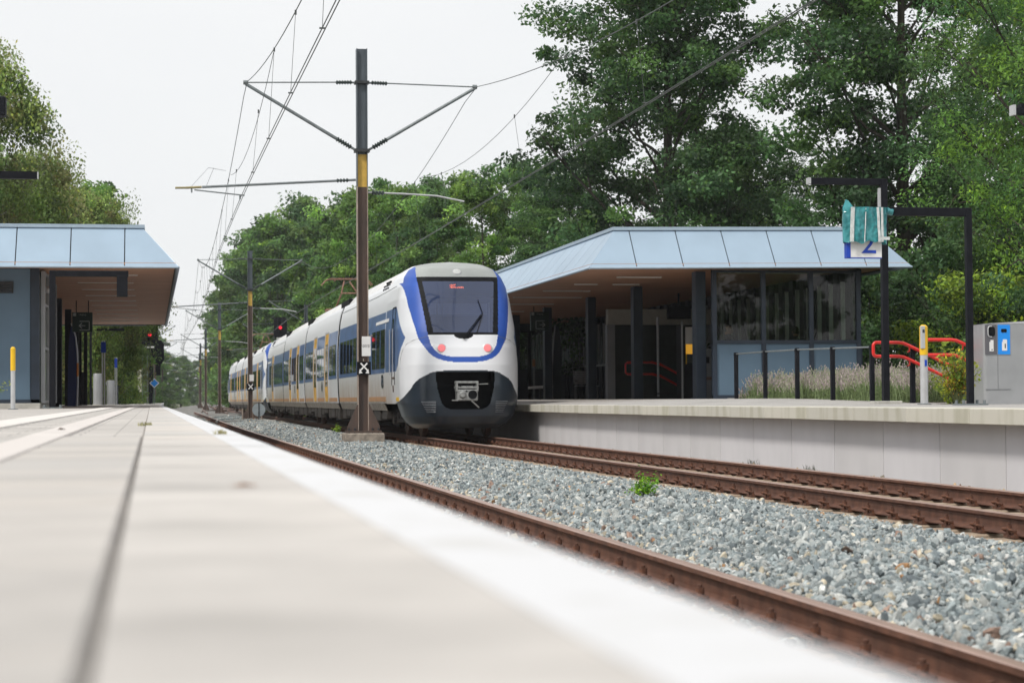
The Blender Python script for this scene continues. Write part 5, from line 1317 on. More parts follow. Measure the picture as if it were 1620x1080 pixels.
# ------------------------------------------------------------------ catenary masts and wires
def insulator(a, b, n=6, r=.055):
    """ribbed insulator between two points"""
    m = MB(); a, b = Vector(a), Vector(b); P = []; R = []
    for i in range(n*2+1):
        P.append(a+(b-a)*i/(n*2)); R.append(r if i % 2 else r*.45)
    m.tube(P, R, 8, 0, smooth=False); return m
def mast(label, x, y, z0, full=True, ztop=8.78, mirror=False, group=None, left=True, right=True):
    t = thing('catenary_mast', label, 'catenary mast', (x, y, 0), 0, group)
    w = .12
    for nm, a, b, mt in (('lower_column', z0+.02, 5.67, 'mast_brown'), ('yellow_band', 5.67, 6.40, 'mast_yellow'), ('upper_column', 6.40, ztop, 'mast_grey')):
        m = MB(); m.box(-w+.012, w-.012, -.035, .005, a, b, 0); part(nm, m, MT[mt], t)
    m = MB()
    for s in (-1, 1): m.box(min(s*w, s*(w-.014)), max(s*w, s*(w-.014)), -.12, .12, z0+.02, 5.67, 0)
    part('flange', m, MT['mast_edge'], t)
    m = MB()
    for s in (-1, 1): m.box(min(s*w, s*(w-.014)), max(s*w, s*(w-.014)), -.118, .12, 5.67, ztop, 0)
    part('flange', m, MT['mast_grey'], t)
    m = MB()
    for s in (-1, 1): m.prism([(s*w, z0+.04), (s*.37, z0+.04), (s*.37, z0+.12), (s*.14, z0+.62), (s*w, z0+.62)], 'y', -.12, -.105, 0)
    m.box(-.40, .40, -.18, .18, z0, z0+.04, 0); part('gusset', m, MT['mast_brown'], t)
    if full:
        for a in (-.33, -.2, .2, .33): m = MB(); m.tube([(a, -.14, z0-.06), (a, -.14, z0+.10)], .02, 6); part('bolt', m, MT['dark_steel'], t)
    # arms
    for s, on, ex, zt in ((-1, left, -2.59, 7.97), (1, right, 2.58, 7.98)):
        if not on: continue
        m = MB(); m.tube([(s*.55, 0, 8.02), (ex, 0, zt)], .016, 6); m.tube([(s*.60, 0, 6.50+(abs(ex)-.12 > 0)*(s*.60-s*.14)*(zt-.03-6.50)/(ex-s*.12)), (ex, 0, zt-.03)], .038, 10); part('arm', m, MT['galv'], t)
        part('insulator', insulator((s*.22, 0, 8.025), (s*.58, 0, 8.015)), MT['insul'], t); part('insulator', insulator((s*.20, 0, 6.50), (s*.62, 0, 6.60), r=.07), MT['insul'], t) if 0 else None
        d = Vector((ex-s*.12, 0, zt-.03-6.50)); d.normalize(); p0 = Vector((s*.14, 0, 6.50)); a = p0+d*.12; b = p0+d*.50
        part('insulator', insulator(a, b, r=.065), MT['insul'], t)
        m = MB(); m.tube([p0, a], .03, 6); m.tube([b, (s*.9, 0, 6.50+(s*.9-s*.14)/d.x*d.z)], .038, 8); m.tube([(s*.12, 0, 8.02), (s*.24, 0, 8.02)], .025, 6); m.tube([(ex-.05, 0, zt), (ex+.05, 0, zt)], .05, 8); part('clamp', m, MT['galv'], t)
    m = MB(); m.box(-.17, .17, -.14, .14, 6.45, 6.52, 0); m.box(-.16, .16, -.13, .13, 7.99, 8.05, 0); part('collar', m, MT['dark_steel'], t)
    if left:
        m = MB(); m.tube([(-.14, 0, 5.83), (-3.3, 0, 5.64), (-3.55, 0, 5.625)], .028, 8); part('registration_arm', m, MT['galv'], t)
        m = MB(); m.tube([(-3.9, 0, 5.605), (-3.56, 0, 5.624)], .027, 8); m.tube([(-4.14, 0, 5.60), (-3.9, 0, 5.605)], .024, 8); part('arm_tip', m, MT['tip_yellow'], t)
        part('insulator', insulator((-.30, 0, 5.82), (-.58, 0, 5.805), 4, .05), MT['insul'], t)
        m = MB(); m.tube([(-3.78, 0, 5.60), (-3.78, 0, 5.50)], .02, 6); m.tube([(-3.72, 0, 5.56), (-2.62, 0, 5.45)], .016, 6); m.tube([(-2.72, 0, 5.45), (-2.72, 0, 5.36)], .02, 6); part('steady_arm', m, MT['galv'], t)
    if right:
        m = MB(); m.tube([(.14, 0, 5.55), (.9, 0, 5.53), (1.7, 0, 5.49), (2.32, 0, 5.37)], .020, 8); part('steady_arm', m, MT['light_metal'], t)
        part('insulator', insulator((.22, 0, 5.55), (.50, 0, 5.54), 4, .06), MT['insul'], t)
    return t
mast1 = mast('tall brown and grey mast with yellow band on its concrete block in the ballast', 4.67, 44.5, .17)
m = MB(); m.box(-.44, .44, -.42, .42, -.45, .0, 0, bev=.02); part('footing', m, MT['concrete'], mast1, (0, 0, .155))
m = MB(); m.box(-.035, .165, -.150, -.138, 1.87, 2.31, 0, bev=.004); p1 = part('number_plate', m, MT['white'], mast1)
m = MB(); m.box(-.035, .165, -.1515, -.1502, 2.125, 2.131, 0)
for cx_3 in (-.0, .05, .115):
    m.tube([(cx_3+.018*math.cos(a), -.1508, 2.09+.022*math.sin(a)) for a in np.linspace(0, 2*PI, 9)], .0045, 4)
part('plate_print', m, MT['dark_steel'], p1)
m = MB(); m.box(-.145, .165, -.152, -.138, 1.455, 1.745, 0); p2 = part('black_sign', m, MT['t_black'], mast1)
m = MB()
def bar2(m, x0, z0, x1, z1, w, y=-.157):
    a, b = Vector((x0, 0, z0)), Vector((x1, 0, z1)); d = (b-a).normalized(); n = Vector((-d.z, 0, d.x))*w/2
    V = [a+n, b+n, b-n, a-n]; m.add([(v.x, y, v.z) for v in V]+[(v.x, y+.004, v.z) for v in V], [[3, 2, 1, 0], [0, 1, 5, 4], [1, 2, 6, 5], [2, 3, 7, 6], [3, 0, 4, 7]], 0)
bar2(m, -.065, 1.715, .095, 1.55, .034); bar2(m, .085, 1.715, -.075, 1.55, .034, -.1575)
for s in (-1, 1):
    c = .01; m.add([(c+s*.115, -.1572, 1.48), (c+s*.03, -.1572, 1.495), (c+s*.10, -.1572, 1.585)], [[0, 1, 2]], 0)
part('crossed_arrows', m, MT['white'], p2)
m = MB(); m.tube([(0.0, -.14, 1.76), (0, -.14, 1.81)], .008, 5); m.tube([(.16, 0, 2.335), (.22, -.02, 2.335)], .012, 5); part('hook', m, MT['cream_wall'], mast1)
mast2 = mast('second yellow banded mast between the tracks beside the far train unit', 4.65+cx(101), 101, -.02, False, 8.43)
m = MB(); m.box(-.7, .7, -.6, .6, -.5, .0, 0, bev=.03); part('footing', m, MT['concrete'], mast2, (0, 0, -.02))
m = MB(); m.box(-.05, .17, -.15, -.138, 1.87, 2.20, 0); part('number_plate', m, MT['white'], mast2)
m = MB(); m.box(-.17, .19, -.152, -.138, 1.40, 1.76, 0); p2 = part('black_sign', m, MT['t_black'], mast2)
m = MB(); bar2(m, -.10, 1.72, .12, 1.47, .05); bar2(m, .12, 1.72, -.10, 1.47, .05, -.158); part('crossed_arrows', m, MT['white'], p2)
for yy in (157.5, 214, 270, 326):
    mast('small distant catenary mast in the row beyond the train', 4.65+cx(yy), yy, -.1, False, 8.6, group='distant masts along the line')
for xx, yy in ((10.4, 143), (10.2, 186), (9.2, 240), (9.0, 285), (-1.2, 190), (-1.0, 245), (-.8, 300)):
    mast('small distant catenary mast standing outside the tracks', xx+cx(yy), yy, -.2, False, 7.9, group='distant masts beside the line', left=xx > 5, right=xx < 5)

SUP = [-12, 44.5, 101, 157.5, 214, 270, 326]
def zmess(y):
    for a, b in zip(SUP, SUP[1:]):
        if a <= y <= b:
            t = (y-a)/(b-a); return 7.97-1.75*4*t*(1-t)
    return 7.97
def wires(X, offs, zc, tag_):
    def xm(y): return X+cx(y)
    ys = [-12+i*1.75 for i in range(195) if -12+i*1.75 < 326]
    m = MB(); m.tube([(xm(y), y, zmess(y)) for y in ys], .0085, 5, cap=False)
    t = part('messenger_wire', m, MT['wire'], None, label='sagging carrying cable of the overhead line above the '+tag_, category='overhead wire')
    for k in (-.02, .02):
        m = MB(); P = []
        for y in ys:
            i = (y+12)/56.5; st = offs*math.cos(PI*i); P.append((xm(y)+st+k, y, zc-.03*math.sin(PI*(i % 1))))
        m.tube(P, .0075, 5, cap=False)
        o = part('contact_wire', m, MT['wire'], None, label=('left' if k < 0 else 'right')+' one of the paired contact wires hung above the '+tag_, category='overhead wire', group='contact wires above the '+tag_)
    # stitch wire at the supports and droppers
    dr = MB(); cl = MB(); D = []
    for sp in SUP[1:4]:
        pts = [(a, 6.45+(zmess(sp+9.6)-6.45)*(a/9.6)**2) for a in np.linspace(-9.6, 9.6, 13)]
        m = MB(); m.tube([(xm(sp+a)+.03, sp+a, (zmess(sp+a) if z is None else z)) for a, z in pts], .006, 5, cap=False); part('stitch_wire', m, MT['wire'], t)
    for sp, sq in zip(SUP, SUP[1:5]):
        n = 11
        for i in range(1, n):
            y = sp+(sq-sp)*i/n; i2 = (y+12)/56.5; st = offs*math.cos(PI*i2); zm = zmess(y)
            near = min(abs(y-s_) for s_ in SUP); 
            if near < 9.6: zm = 6.45+(zmess(44.5+9.6)-6.45)*(near/9.6)**2
            m = MB(); m.tube([(xm(y), y, zm), (xm(y)+st, y, zc)], .0038, 4, cap=False); m.tube([(xm(y)+st-.035, y, zc+.012), (xm(y)+st+.035, y, zc+.012)], .012, 5); m.tube([(xm(y), y, zm-.05), (xm(y), y, zm+.02)], .016, 5)
            part('dropper', m, MT['wire'], t)
    return t
wires(2.09, .12, 5.37, 'near track'); wires(7.22, -.18, 5.33, 'train track')
t = thing('tie_wire', 'thin wires rising from the tip of the left registration arm', 'overhead wire', (.75, 44.5, 5.62))
m = MB(); m.tube([(.12, 0, .0), (.62, 4.0, .9), (1.2, 8.5, 1.35)], .005, 4); m.tube([(.45, 0, 0), (.75, 4.0, .9)], .005, 4); part('wire', m, MT['wire'], t)
# grey round sign between the tracks, seen from behind
t = thing('round_sign', 'grey round disc on a short post in the ballast beside the far mast', 'sign', (5.02, 95, -.12))
m = MB(); m.prism(circ(0, .58, .31, 28), 'y', -.012, .012, 0); part('disc', m, mat('disc', (.33, .38, .41), .5, var=.08, scale=4), t); m = MB(); m.tube([(0, -.03, 0), (0, -.03, .92)], .022, 8); m.box(-.16, .16, -.12, .12, -.1, .06, 0); part('post', m, MT['dark_steel'], t)
t = thing('marker_posts', 'two pale thin posts by the foot of the far mast', 'post', (4.62+cx(97), 97, -.1))
for a in (-.5, .42): m = MB(); m.tube([(a, 0, 0), (a, 0, .62)], .04, 8); part('post', m, MT['mast_edge'], t)
# ------------------------------------------------------------------ vegetation
def leafcloud(C, R, per, size, cols, tint, rng, droop=0., flat=.35, shape=.55):
    n = len(C); idx = np.repeat(np.arange(n), per); N = len(idx)
    d = rng.normal(size=(N, 3)); d /= np.linalg.norm(d, axis=1)[:, None]; rad = rng.random(N)**(1/2.2)
    P = C[idx]+d*rad[:, None]*R[idx]
    nrm = d*.5+rng.normal(size=(N, 3))*.7+np.array([0, 0, flat*1.6]); nrm /= np.linalg.norm(nrm, axis=1)[:, None]
    a = rng.normal(size=(N, 3)); a[:, 2] -= droop*3; a -= (a*nrm).sum(1)[:, None]*nrm; a /= np.linalg.norm(a, axis=1)[:, None]; b = np.cross(nrm, a)
    s = size*rng.uniform(.6, 1.35, N)
    a *= (s*.5)[:, None]; b *= (s*.5*shape)[:, None]
    V = np.stack([P-a, P+b*1.0-a*.1, P+a, P-b*1.0-a*.1], 1).reshape(-1, 3); Q = np.arange(N*4).reshape(N, 4)
    col = cols[idx]*rng.normal(1, tint, N).clip(.5, 1.7)[:, None]
    yl = rng.random(N) < .06; col[yl] *= np.array([1.5, 1.35, .8])
    col = np.concatenate([col, np.ones((N, 1))], 1); return V, Q, np.repeat(col, 4, 0)
def make_tree(seed, H, zb, rx, ry, nb, nc, per, size, pal, clump=.75, bough=1.9, droop=0., trunk_r=.28, bark='bark', top_taper=.55, dens=1., leafshape=.55, flat=.35, tint=.2):
    """returns (crown mesh, wood mesh). boughs -> clumps -> leaves"""
    rng = np.random.default_rng(seed); rd = random.Random(seed)
    B = []
    for i in range(nb):
        u = (i+.5)/nb; z = zb+(H-zb)*(.04+.92*u); 
        env = math.sin(min(1, max(.0, (z-zb)/(H-zb)*.9+.12))*PI)**top_taper
        a = i*2.399+rd.uniform(-.5, .5); r = rd.uniform(.35, 1.)**.6
        B.append((math.cos(a)*rx*env*r*.86, math.sin(a)*ry*env*r*.86, z, bough*rd.uniform(.7, 1.25)))
    B.append((0, 0, H-bough*.6, bough*.8)); B = np.array(B)
    bi = rng.integers(0, len(B), nc); d = rng.normal(size=(nc, 3)); d /= np.linalg.norm(d, axis=1)[:, None]
    rr = rng.random(nc)**(1/2.6)
    C = B[bi, :3]+d*(B[bi, 3]*rr)[:, None]*np.array([1.1, 1.1, .75]); R = np.stack([np.full(nc, clump)*rng.uniform(.6, 1.35, nc)]*3, 1)*np.array([1.1, 1.1, .62+droop*.8])
    if droop: C[:, 2] -= rng.random(nc)*droop*1.0
    pal = np.array(pal); k = rng.integers(0, len(pal), nc); tone = np.clip(rng.normal(1, .32, nc), .45, 1.9)
    bt = np.clip(rng.normal(1, .16, len(B)), .65, 1.4)[bi]
    V, Q, c = leafcloud(C, R, int(per*dens), size, pal[k]*(tone*bt)[:, None], tint, rng, droop, flat, leafshape)
    crown = npmesh('crown', V, Q, [MT['leaf']], c)
    m = MB(); top = H*.86
    tr = []; wx = rd.uniform(-.4, .4); wy = rd.uniform(-.4, .4)
    for i in range(9): t_ = i/8; tr.append((wx*math.sin(t_*3)*.6, wy*math.sin(t_*2.4)*.6, top*t_))
    m.tube(tr, [trunk_r*(1.25 if i == 0 else 1-.88*i/8) for i in range(9)], 9)
    for b in B:
        z0 = max(zb*.55, b[2]-math.hypot(b[0], b[1])*.75-.6); z0 = min(z0, top*.95); t_ = z0/top; x0 = wx*math.sin(t_*3)*.6; y0 = wy*math.sin(t_*2.4)*.6
        p0 = Vector((x0, y0, z0)); p3 = Vector(b[:3]); mid = p0.lerp(p3, .5)+Vector((rd.uniform(-.3, .3), rd.uniform(-.3, .3), -.25)); r0 = trunk_r*(1-.85*t_)*.5
        m.tube([p0, p0.lerp(mid, .5)+Vector((0, 0, .08)), mid, mid.lerp(p3, .55), p3], [r0, r0*.75, r0*.55, r0*.4, r0*.22], 6)
        for q in range(3):
            e = p3+Vector((rd.uniform(-1, 1), rd.uniform(-1, 1), rd.uniform(-.3, .8)))*b[3]*.8; m.tube([mid.lerp(p3, rd.uniform(.3, .8)), e.lerp(p3, .4)+Vector((0, 0, .1)), e], [r0*.35, r0*.22, r0*.1], 5)
    return crown, m.mesh('trunk', [MT[bark]])
def tree(meshes, label, x, y, z=-.5, rot=0., sc=1., group=None, scz=None, kind='tree', cat='tree'):
    t = thing(kind, label, cat, (x, y, z), rot, group); t.scale = (sc, sc, scz or sc)
    link('crown', meshes[0], t); link('trunk', meshes[1], t); return t
OAK = [(.050, .115, .036), (.064, .138, .040), (.088, .17, .046), (.044, .095, .040), (.072, .15, .056)]
LIME = [(.10, .21, .04), (.075, .17, .045), (.14, .26, .04), (.06, .14, .05), (.095, .18, .06)]
MIDG = [(.092, .19, .044), (.12, .23, .05), (.068, .15, .046), (.15, .26, .05)]
FARG = [(.064, .135, .044), (.082, .165, .048), (.050, .11, .044), (.11, .19, .05)]
BIRCH = [(.18, .26, .07), (.15, .24, .065), (.22, .29, .085), (.13, .22, .065), (.24, .25, .10)]
T_oakA = make_tree(11, 22.0, 2.2, 5.3, 5.2, 42, 640, 200, .185, OAK, clump=.80, bough=1.9, trunk_r=.34, top_taper=.42)
T_oakB = make_tree(23, 23.5, 2.0, 4.6, 4.6, 46, 620, 200, .18, OAK, clump=.78, bough=1.8, trunk_r=.33, top_taper=.40)
T_loc = make_tree(31, 15.5, .6, 4.8, 4.6, 38, 480, 180, .125, LIME, clump=.62, bough=1.35, trunk_r=.22, top_taper=.4, droop=.25, leafshape=.34)
T_birch = make_tree(41, 15.5, 1.0, 4.2, 4.0, 40, 620, 165, .155, BIRCH, clump=.60, bough=1.45, trunk_r=.16, droop=1.0, bark='birch', top_taper=.6, leafshape=.6)
T_mA = make_tree(51, 14, 1.0, 3.9, 3.8, 22, 230, 150, .22, MIDG, clump=.72, bough=1.35, trunk_r=.2, top_taper=.5)
T_mB = make_tree(53, 16, 1.0, 3.6, 3.6, 24, 230, 150, .22, FARG, clump=.72, bough=1.35, trunk_r=.2, top_taper=.7)
T_fA = make_tree(57, 18, .5, 4.6, 4.6, 24, 210, 110, .36, FARG, clump=.95, bough=1.7, trunk_r=.25, top_taper=.55)
T_fB = make_tree(59, 17, .5, 4.2, 4.2, 22, 200, 110, .36, MIDG, clump=.9, bough=1.6, trunk_r=.25, top_taper=.6)
T_shr = make_tree(61, 4.2, -.2, 2.3, 2.1, 14, 130, 120, .11, [(.05, .10, .028), (.10, .17, .03), (.035, .075, .026), (.22, .34, .04), (.26, .36, .05)], clump=.5, bough=.8, trunk_r=.06, top_taper=.35, flat=.2)  # bright yellow-green entries paint sunlit and backlit leaves into the palette
T_shd = make_tree(63, 5.0, -.3, 2.5, 2.3, 15, 140, 120, .13, OAK, clump=.55, bough=.9, trunk_r=.07, top_taper=.3)

tree(T_oakA, 'large dark green broadleaf tree directly behind the left half of the far shelter roof', 19.2, 73, rot=.4)
tree(T_oakB, 'tall dark tree behind the right end of the far shelter, trunk showing through', 25.2, 64, rot=2.0)
tree(T_oakA, 'dark green tree filling the gap between the two tall trees, farther back', 26.3, 88, rot=3.1, sc=.95, scz=.62)
tree(T_oakB, 'dark lower tree spreading just left of the large tree behind the shelter', 18.2, 86, rot=5.0, sc=.62, scz=.49)
tree(T_loc, 'feathery lighter green tree at the right edge of the view', 22.6, 45.5, rot=1.2, sc=1.0)
tree(T_loc, 'feathery green tree rising into the upper right corner', 27.5, 52, rot=3.9, sc=1.35)
tree(T_oakA, 'dark tree far right behind the feathery green one', 33.5, 67, rot=4.4, sc=1.0)
# undergrowth behind the shelter and the stairs
us = [(19.2, 44, 1.0), (20.6, 47.5, 1.15), (22.5, 50, 1.2), (18.6, 50, 1.0), (24.5, 53, 1.3), (19.0, 56, 1.1), (21.5, 41.5, 1.0), (19.0, 39.5, .8), (17.6, 62, 1.0), (18.4, 68, 1.1), (19.0, 76, 1.2), (17.7, 84, 1.1), (16.0, 90, 1.0), (14.5, 92, 1.1), (23.5, 45, 1.2), (27, 57, 1.4), (22.0, 60, 1.3), (20.8, 36.5, .75), (18.2, 35.8, .55), (25.5, 49, 1.4)]
for i, (x, y, s_) in enumerate(us):
    tree((T_shr, T_shd)[i % 2], 'dense leafy shrub in the undergrowth behind the far platform', x, y, rot=i*1.9, sc=s_, group='undergrowth shrubs behind the far platform', kind='shrub', cat='shrub')
# woodland edge beyond the shelter, following the line away
row = [(16.6, 100, 12.5, 0), (19.5, 104, 14, 1), (15.9, 112, 13.2, 1), (18.9, 118, 15.0, 0), (15.3, 124, 14.8, 0), (18.2, 132, 16.2, 1), (14.7, 137, 16, 0), (17.5, 146, 17, 1), (14.6, 150, 16.5, 2), (14.2, 163, 15.8, 3), (17.0, 166, 18, 2), (13.6, 177, 17.0, 2), (13.4, 192, 17.0, 3), (16.0, 198, 19, 2), (13.2, 208, 17.8, 2), (12.9, 225, 18.2, 2), (13.2, 243, 18.0, 3), (13.6, 262, 18.5, 2), (13.8, 283, 19, 2), (14.2, 306, 19, 3), (14.8, 332, 19, 2), (15.6, 360, 19.5, 2), (17, 392, 20, 3), (18.6, 428, 20, 2), (21, 468, 20, 2), (25, 512, 20, 3), (30, 560, 21, 2), (36, 615, 22, 2)]
TM = [T_mA, T_mB, T_fA, T_fB]; TH = [14, 16, 18, 17]
for i, (x, y, h, k) in enumerate(row):
    lab = {0: 'green tree directly left of the far shelter roof above the train nose', 1: 'taller green tree behind the one above the train nose', 2: 'rounded green tree above the train front roof', 3: 'dark taller tree right behind the rounded green one', 4: 'bright green tree right of the yellow banded mast', 6: 'broad green tree directly behind the yellow banded mast', 8: 'green tree just left of the yellow banded mast'}.get(i, 'green broadleaf tree in the woodland edge right of the line beyond the train')
    if i > 11: x -= 1.1; h *= 1.13
    tree(TM[k], lab, x, y, rot=i*2.3, sc=h/TH[k]*1.0, group='woodland edge right of the line')
for i, (x, y) in enumerate(((12.9, 105), (12.7, 118), (12.4, 131), (12.3, 146), (11.9, 160), (11.8, 176), (11.7, 193), (11.6, 212), (11.8, 232), (12, 254), (12.4, 276), (12.8, 300))):
    tree((T_shr, T_shd)[i % 2], 'low bush along the foot of the woodland edge beyond the train', x, y, rot=i*1.3, sc=.8, group='bushes along the woodland edge', kind='shrub', cat='shrub')
# left side of the line
tree(T_birch, 'tall drooping birch above the left canopy at the left edge', -7.2, 86, rot=.6, sc=1.07)
tree(T_birch, 'drooping birch leaning over the middle of the left canopy roof', -5.2, 93, rot=5.2, sc=.84)
tree(T_birch, 'shorter olive green birch right of the tall birch above the canopy', -2.9, 100, rot=2.9, sc=.76)
tree(T_birch, 'wide yellowish birch behind the blue panelled building', -9.6, 92, rot=4.1, sc=.88)
tree(T_fB, 'bright green tree whose top pokes out right of the birches', -3.4, 112, rot=1.0, sc=.80)
tree(T_birch, 'olive green birch filling the view under the left canopy', -4.6, 122, rot=1.9, sc=.86)
tree(T_birch, 'yellowish tree just left of the red signal at the platform end', -2.3, 138, rot=3.6, sc=.62)
tree(T_mB, 'dark tree behind the round cabinets left of the line', -4.0, 140, rot=.2, sc=.72)
tree(T_fA, 'broad green tree far left behind the station building', -14, 120, rot=.9, sc=.9)
for i, (x, y, s_, k) in enumerate(((-3.0, 120, .8, 0), (-2.6, 132, .75, 1), (-1.7, 140, .5, 0), (-1.4, 155, .8, 1), (-4.4, 112, 1.0, 1), (-6.5, 105, 1.1, 0))):
    tree((T_shr, T_shd)[k], 'leafy bush left of the line behind the near platform', x, y, rot=i*1.1, sc=s_, group='bushes left of the line', kind='shrub', cat='shrub')
far = [(-3, 230, 7.0, 3), (-1.2, 262, 7.5, 3), (.0, 300, 8, 2), (-4, 330, 12, 2), (1.8, 345, 8.5, 3), (3.6, 395, 9, 2), (-3, 400, 15, 3), (6.5, 450, 10, 3), (9, 505, 10, 2), (1, 480, 15, 2), (12.5, 560, 11, 3), (-8, 300, 14, 2), (17, 640, 12, 2), (22, 720, 14, 2), (34, 760, 16, 3), (27, 800, 15, 2)]
for i, (x, y, h, k) in enumerate(far):
    tree(TM[k], 'hazy distant tree left of the vanishing track', x, y, rot=i*1.7, sc=h/TH[k]*1.15, group='distant trees left of the line')

for i, (x, y, s_, k) in enumerate(((-34, -62, 1.1, 2), (-24, -70, 1.2, 3), (-15, -66, 1.0, 2), (-6, -74, 1.1, 3), (3, -90, 1.1, 2), (12, -78, 1.1, 3), (19, -66, 1.1, 2), (27, -60, 1.0, 3), (36, -55, 1.1, 2), (45, -48, 1.1, 3), (-42, -50, 1.1, 3), (-20, -110, 1.7, 2), (-2, -115, 1.7, 3), (14, -118, 1.7, 2), (30, -105, 1.7, 3), (46, -100, 1.7, 2), (8, -64, 1.0, 2), (24, -74, 1.1, 3), (-30, -30, 1.0, 2), (-28, -10, 1.1, 3), (-26, 8, 1.0, 2), (-25, 26, 1.05, 3), (-22, 60, 1.0, 2), (-20, 78, 1.0, 3))):  # unseen trees, added so the glass has foliage to reflect
    tree(TM[k], 'green tree added outside the view for the glass to reflect', x, y, rot=i*1.7, sc=s_, group='trees added outside the view for reflections')
# lavender-like bed: uncountable thin stems
rng = np.random.default_rng(5)
def bed(n):
    X = rng.uniform(12.95, 16.9, n); Y = rng.uniform(32.8, 43.3, n)
    k = ((Y > 34.2) | (X < 14.0)); X = X[k]; Y = Y[k]; n = len(X)
    cl = np.array([1.3*noise.noise(Vector((x*1.7, y*1.7, 3))) for x, y in zip(X, Y)])
    H = (.49+.25*cl+rng.normal(0, .06, n)).clip(.2, .95); edge = np.clip((43.6-Y)/1.6, .35, 1); H *= edge
    a = rng.uniform(0, 2*PI, n); le = rng.uniform(.05, .45, n)*H; dx, dy = np.cos(a)*le, np.sin(a)*le
    b = rng.uniform(0, PI, n); w = .0045; px, py = np.cos(b)*w, np.sin(b)*w
    Z0 = np.full(n, .78); O = np.stack([X, Y, Z0], 1); T = O+np.stack([dx, dy, H], 1); M_ = O+np.stack([dx*.35, dy*.35, H*.6], 1); p = np.stack([px, py, np.zeros(n)], 1)
    q1 = np.stack([O-p, O+p, M_+p, M_-p], 1); q2 = np.stack([M_-p, M_+p, T+p*.8, T-p*.8], 1)
    g = np.array([.20, .27, .13])*rng.normal(1, .2, n).clip(.5, 1.6)[:, None]; 
    Vs = [q1, q2]; Cs = [g, g*1.25]
    # flower spikes: short crossed quads up the top quarter
    for j in range(5):
        f = .70+.07*j; c_ = O*(1-f)+T*f if False else M_+(T-M_)*((f-.6)/.4)
        ang = rng.uniform(0, PI, n); s_ = .010+.007*rng.random(n); e = np.stack([np.cos(ang)*s_, np.sin(ang)*s_, np.zeros(n)], 1); u = np.zeros((n, 3)); u[:, 2] = .022
        Vs.append(np.stack([c_-e, c_-u, c_+e, c_+u], 1)); tone = rng.normal(1, .2, n).clip(.5, 1.6)[:, None]
        mixc = np.where((rng.random(n) < .68)[:, None], np.array([.50, .40, .43]), np.array([.38, .37, .28])); Cs.append(mixc*tone)
    # low leaves
    m_ = 5
    for j in range(m_):
        f = rng.random(n)*.55; c_ = O+(M_-O)*f[:, None]*1.5; d = rng.normal(size=(n, 3))*.035; e2 = np.stack([rng.normal(0, .008, n), rng.normal(0, .008, n), rng.normal(0, .004, n)], 1)
        d[:, 2] = np.abs(d[:, 2])+.02
        Vs.append(np.stack([c_, c_+d*.5+e2, c_+d, c_+d*.5-e2], 1)); Cs.append(np.array([.15, .20, .085])*rng.normal(1, .25, n).clip(.4, 1.8)[:, None])
    V = np.concatenate(Vs).reshape(-1, 3); C = np.concatenate(Cs); C = np.concatenate([C, np.ones((len(C), 1))], 1); C = np.repeat(C, 4, 0)
    return npmesh('lavender_bed', V, np.arange(len(V)).reshape(-1, 4), [MT['leaf']], C)
o = link('lavender_bed', bed(15000)); o['kind'] = 'stuff'; o['label'] = 'faded mauve and grey green flower spikes filling the bed behind the railing'; o['category'] = 'flower bed'

def sprig(name, label, x, y, z, w, h, n, size, pal, seed, cat='plant', stems=14, kindmat='leaf', shape=.5, per=16):
    rg = np.random.default_rng(seed); rd = random.Random(seed); t = thing(name, label, cat, (x, y, z)); m = MB(); C = []
    for i in range(stems):
        a = rd.uniform(0, 2*PI); r = rd.uniform(.15, 1)*w/2; hh = h*rd.uniform(.45, 1)*(1-.25*(r/(w/2))**2); e = Vector((math.cos(a)*r, math.sin(a)*r, hh))
        m.tube([(e.x*.08, e.y*.08, 0), (e.x*.45, e.y*.45, hh*.6), e], [.012*h, .008*h, .004*h], 5)
        for q in range(per//4): f = .45+.55*q/max(1, per//4-1); C.append((e.x*f, e.y*f, hh*(f**.8)))
    C = np.array(C); R = np.full((len(C), 3), size*1.5); pal = np.array(pal); k = rg.integers(0, len(pal), len(C))
    V, Q, c = leafcloud(C, R, max(3, n//len(C)), size, pal[k], .2, rg, 0, .5, shape)
    link('leaves', npmesh('leaves', V, Q, [MT['leaf']], c), t); part('stems', m, MT['stem'], t); return t
MT['stem'] = mat('stem', (.10, .12, .04), .8, var=.2)
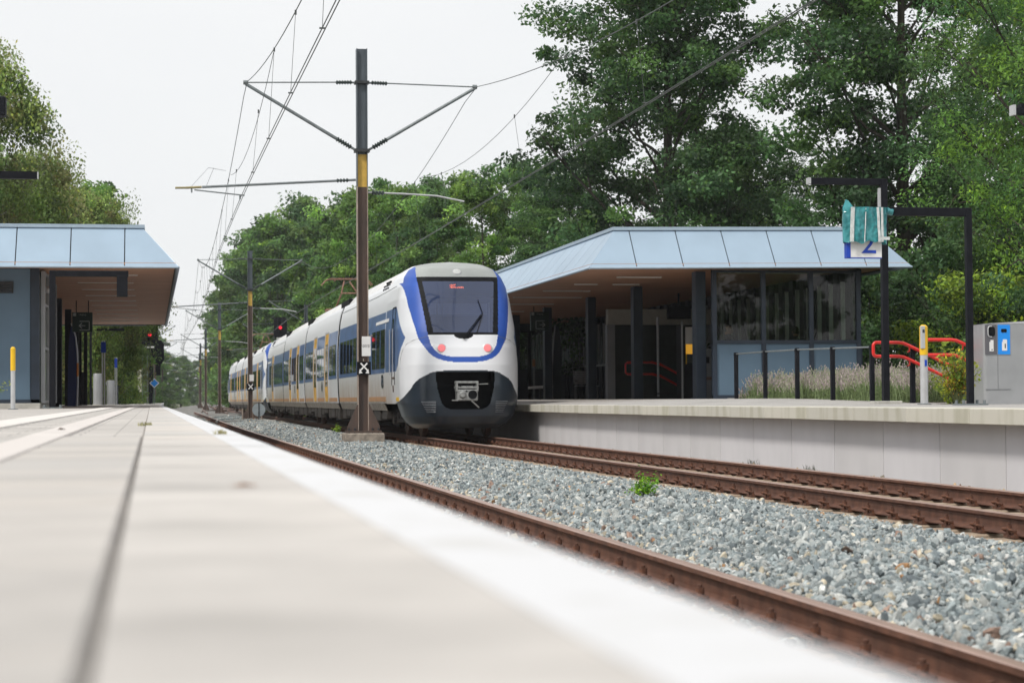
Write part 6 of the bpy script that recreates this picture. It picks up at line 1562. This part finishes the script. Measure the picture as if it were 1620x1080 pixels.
sprig('weed', 'bright green leafy weed growing in the middle of the ballast', 4.62, 18.5, -.09, .34, .30, 520, .038, [(.20, .42, .03), (.13, .32, .03), (.28, .52, .04), (.08, .2, .03)], 4, 'weed', 22)
sprig('weed', 'small bright green weed beside the rail under the train', 5.62, 61, -.16, .30, .32, 200, .06, [(.18, .32, .03), (.28, .40, .05)], 6, 'weed', 8)
sprig('bush', 'yellow green bush with orange tinged leaves around the thick black post', 12.20, 28.9, .76, .72, .86, 2000, .055, [(.30, .34, .03), (.20, .28, .03), (.42, .40, .04), (.12, .20, .03), (.45, .26, .05)], 8, 'bush', 40)
sprig('bush', 'yellow green leafy bush left of the recycling bin', 13.05, 30.9, .5, .9, 1.2, 1500, .06, [(.32, .38, .03), (.20, .30, .03), (.14, .22, .03)], 9, 'bush', 26)
sprig('bush', 'small yellow green bush at the left edge before the blue wall', -3.22, 41.0, .76, .8, .85, 700, .06, [(.22, .36, .04), (.14, .26, .04), (.35, .42, .06)], 10, 'bush', 16)
for i, (x, y, lab) in enumerate(((9.0, 17.2, 'dry twiggy weed at the foot of the far platform wall near the right edge'), (9.02, 19.0, 'thin dead weed stalk before the far platform wall'), (9.0, 26.5, 'small dark weed clump at the foot of the far platform wall'), (9.0, 29.2, 'tiny grey green weed by the far platform wall nearer the train'))):
    tuft('weed', lab, x, y, -.16, 26, .26 if i < 2 else .14, .12, (.16, .14, .11) if i < 2 else (.09, .11, .08))
# ------------------------------------------------------------------ air
hz = MB(); hz.box(-260, 300, -6, 1000, -1.6, 30, 0)
mh = bpy.data.materials.new('haze'); mh.use_nodes = True; mh.node_tree.nodes.clear(); oo = mh.node_tree.nodes.new('ShaderNodeOutputMaterial'); pv = mh.node_tree.nodes.new('ShaderNodeVolumePrincipled')
pv.inputs['Density'].default_value = .00022; pv.inputs['Color'].default_value = (.93, .95, 1, 1); mh.node_tree.links.new(pv.outputs[0], oo.inputs['Volume'])
ho = part('haze', hz, mh); ho['kind'] = 'stuff'
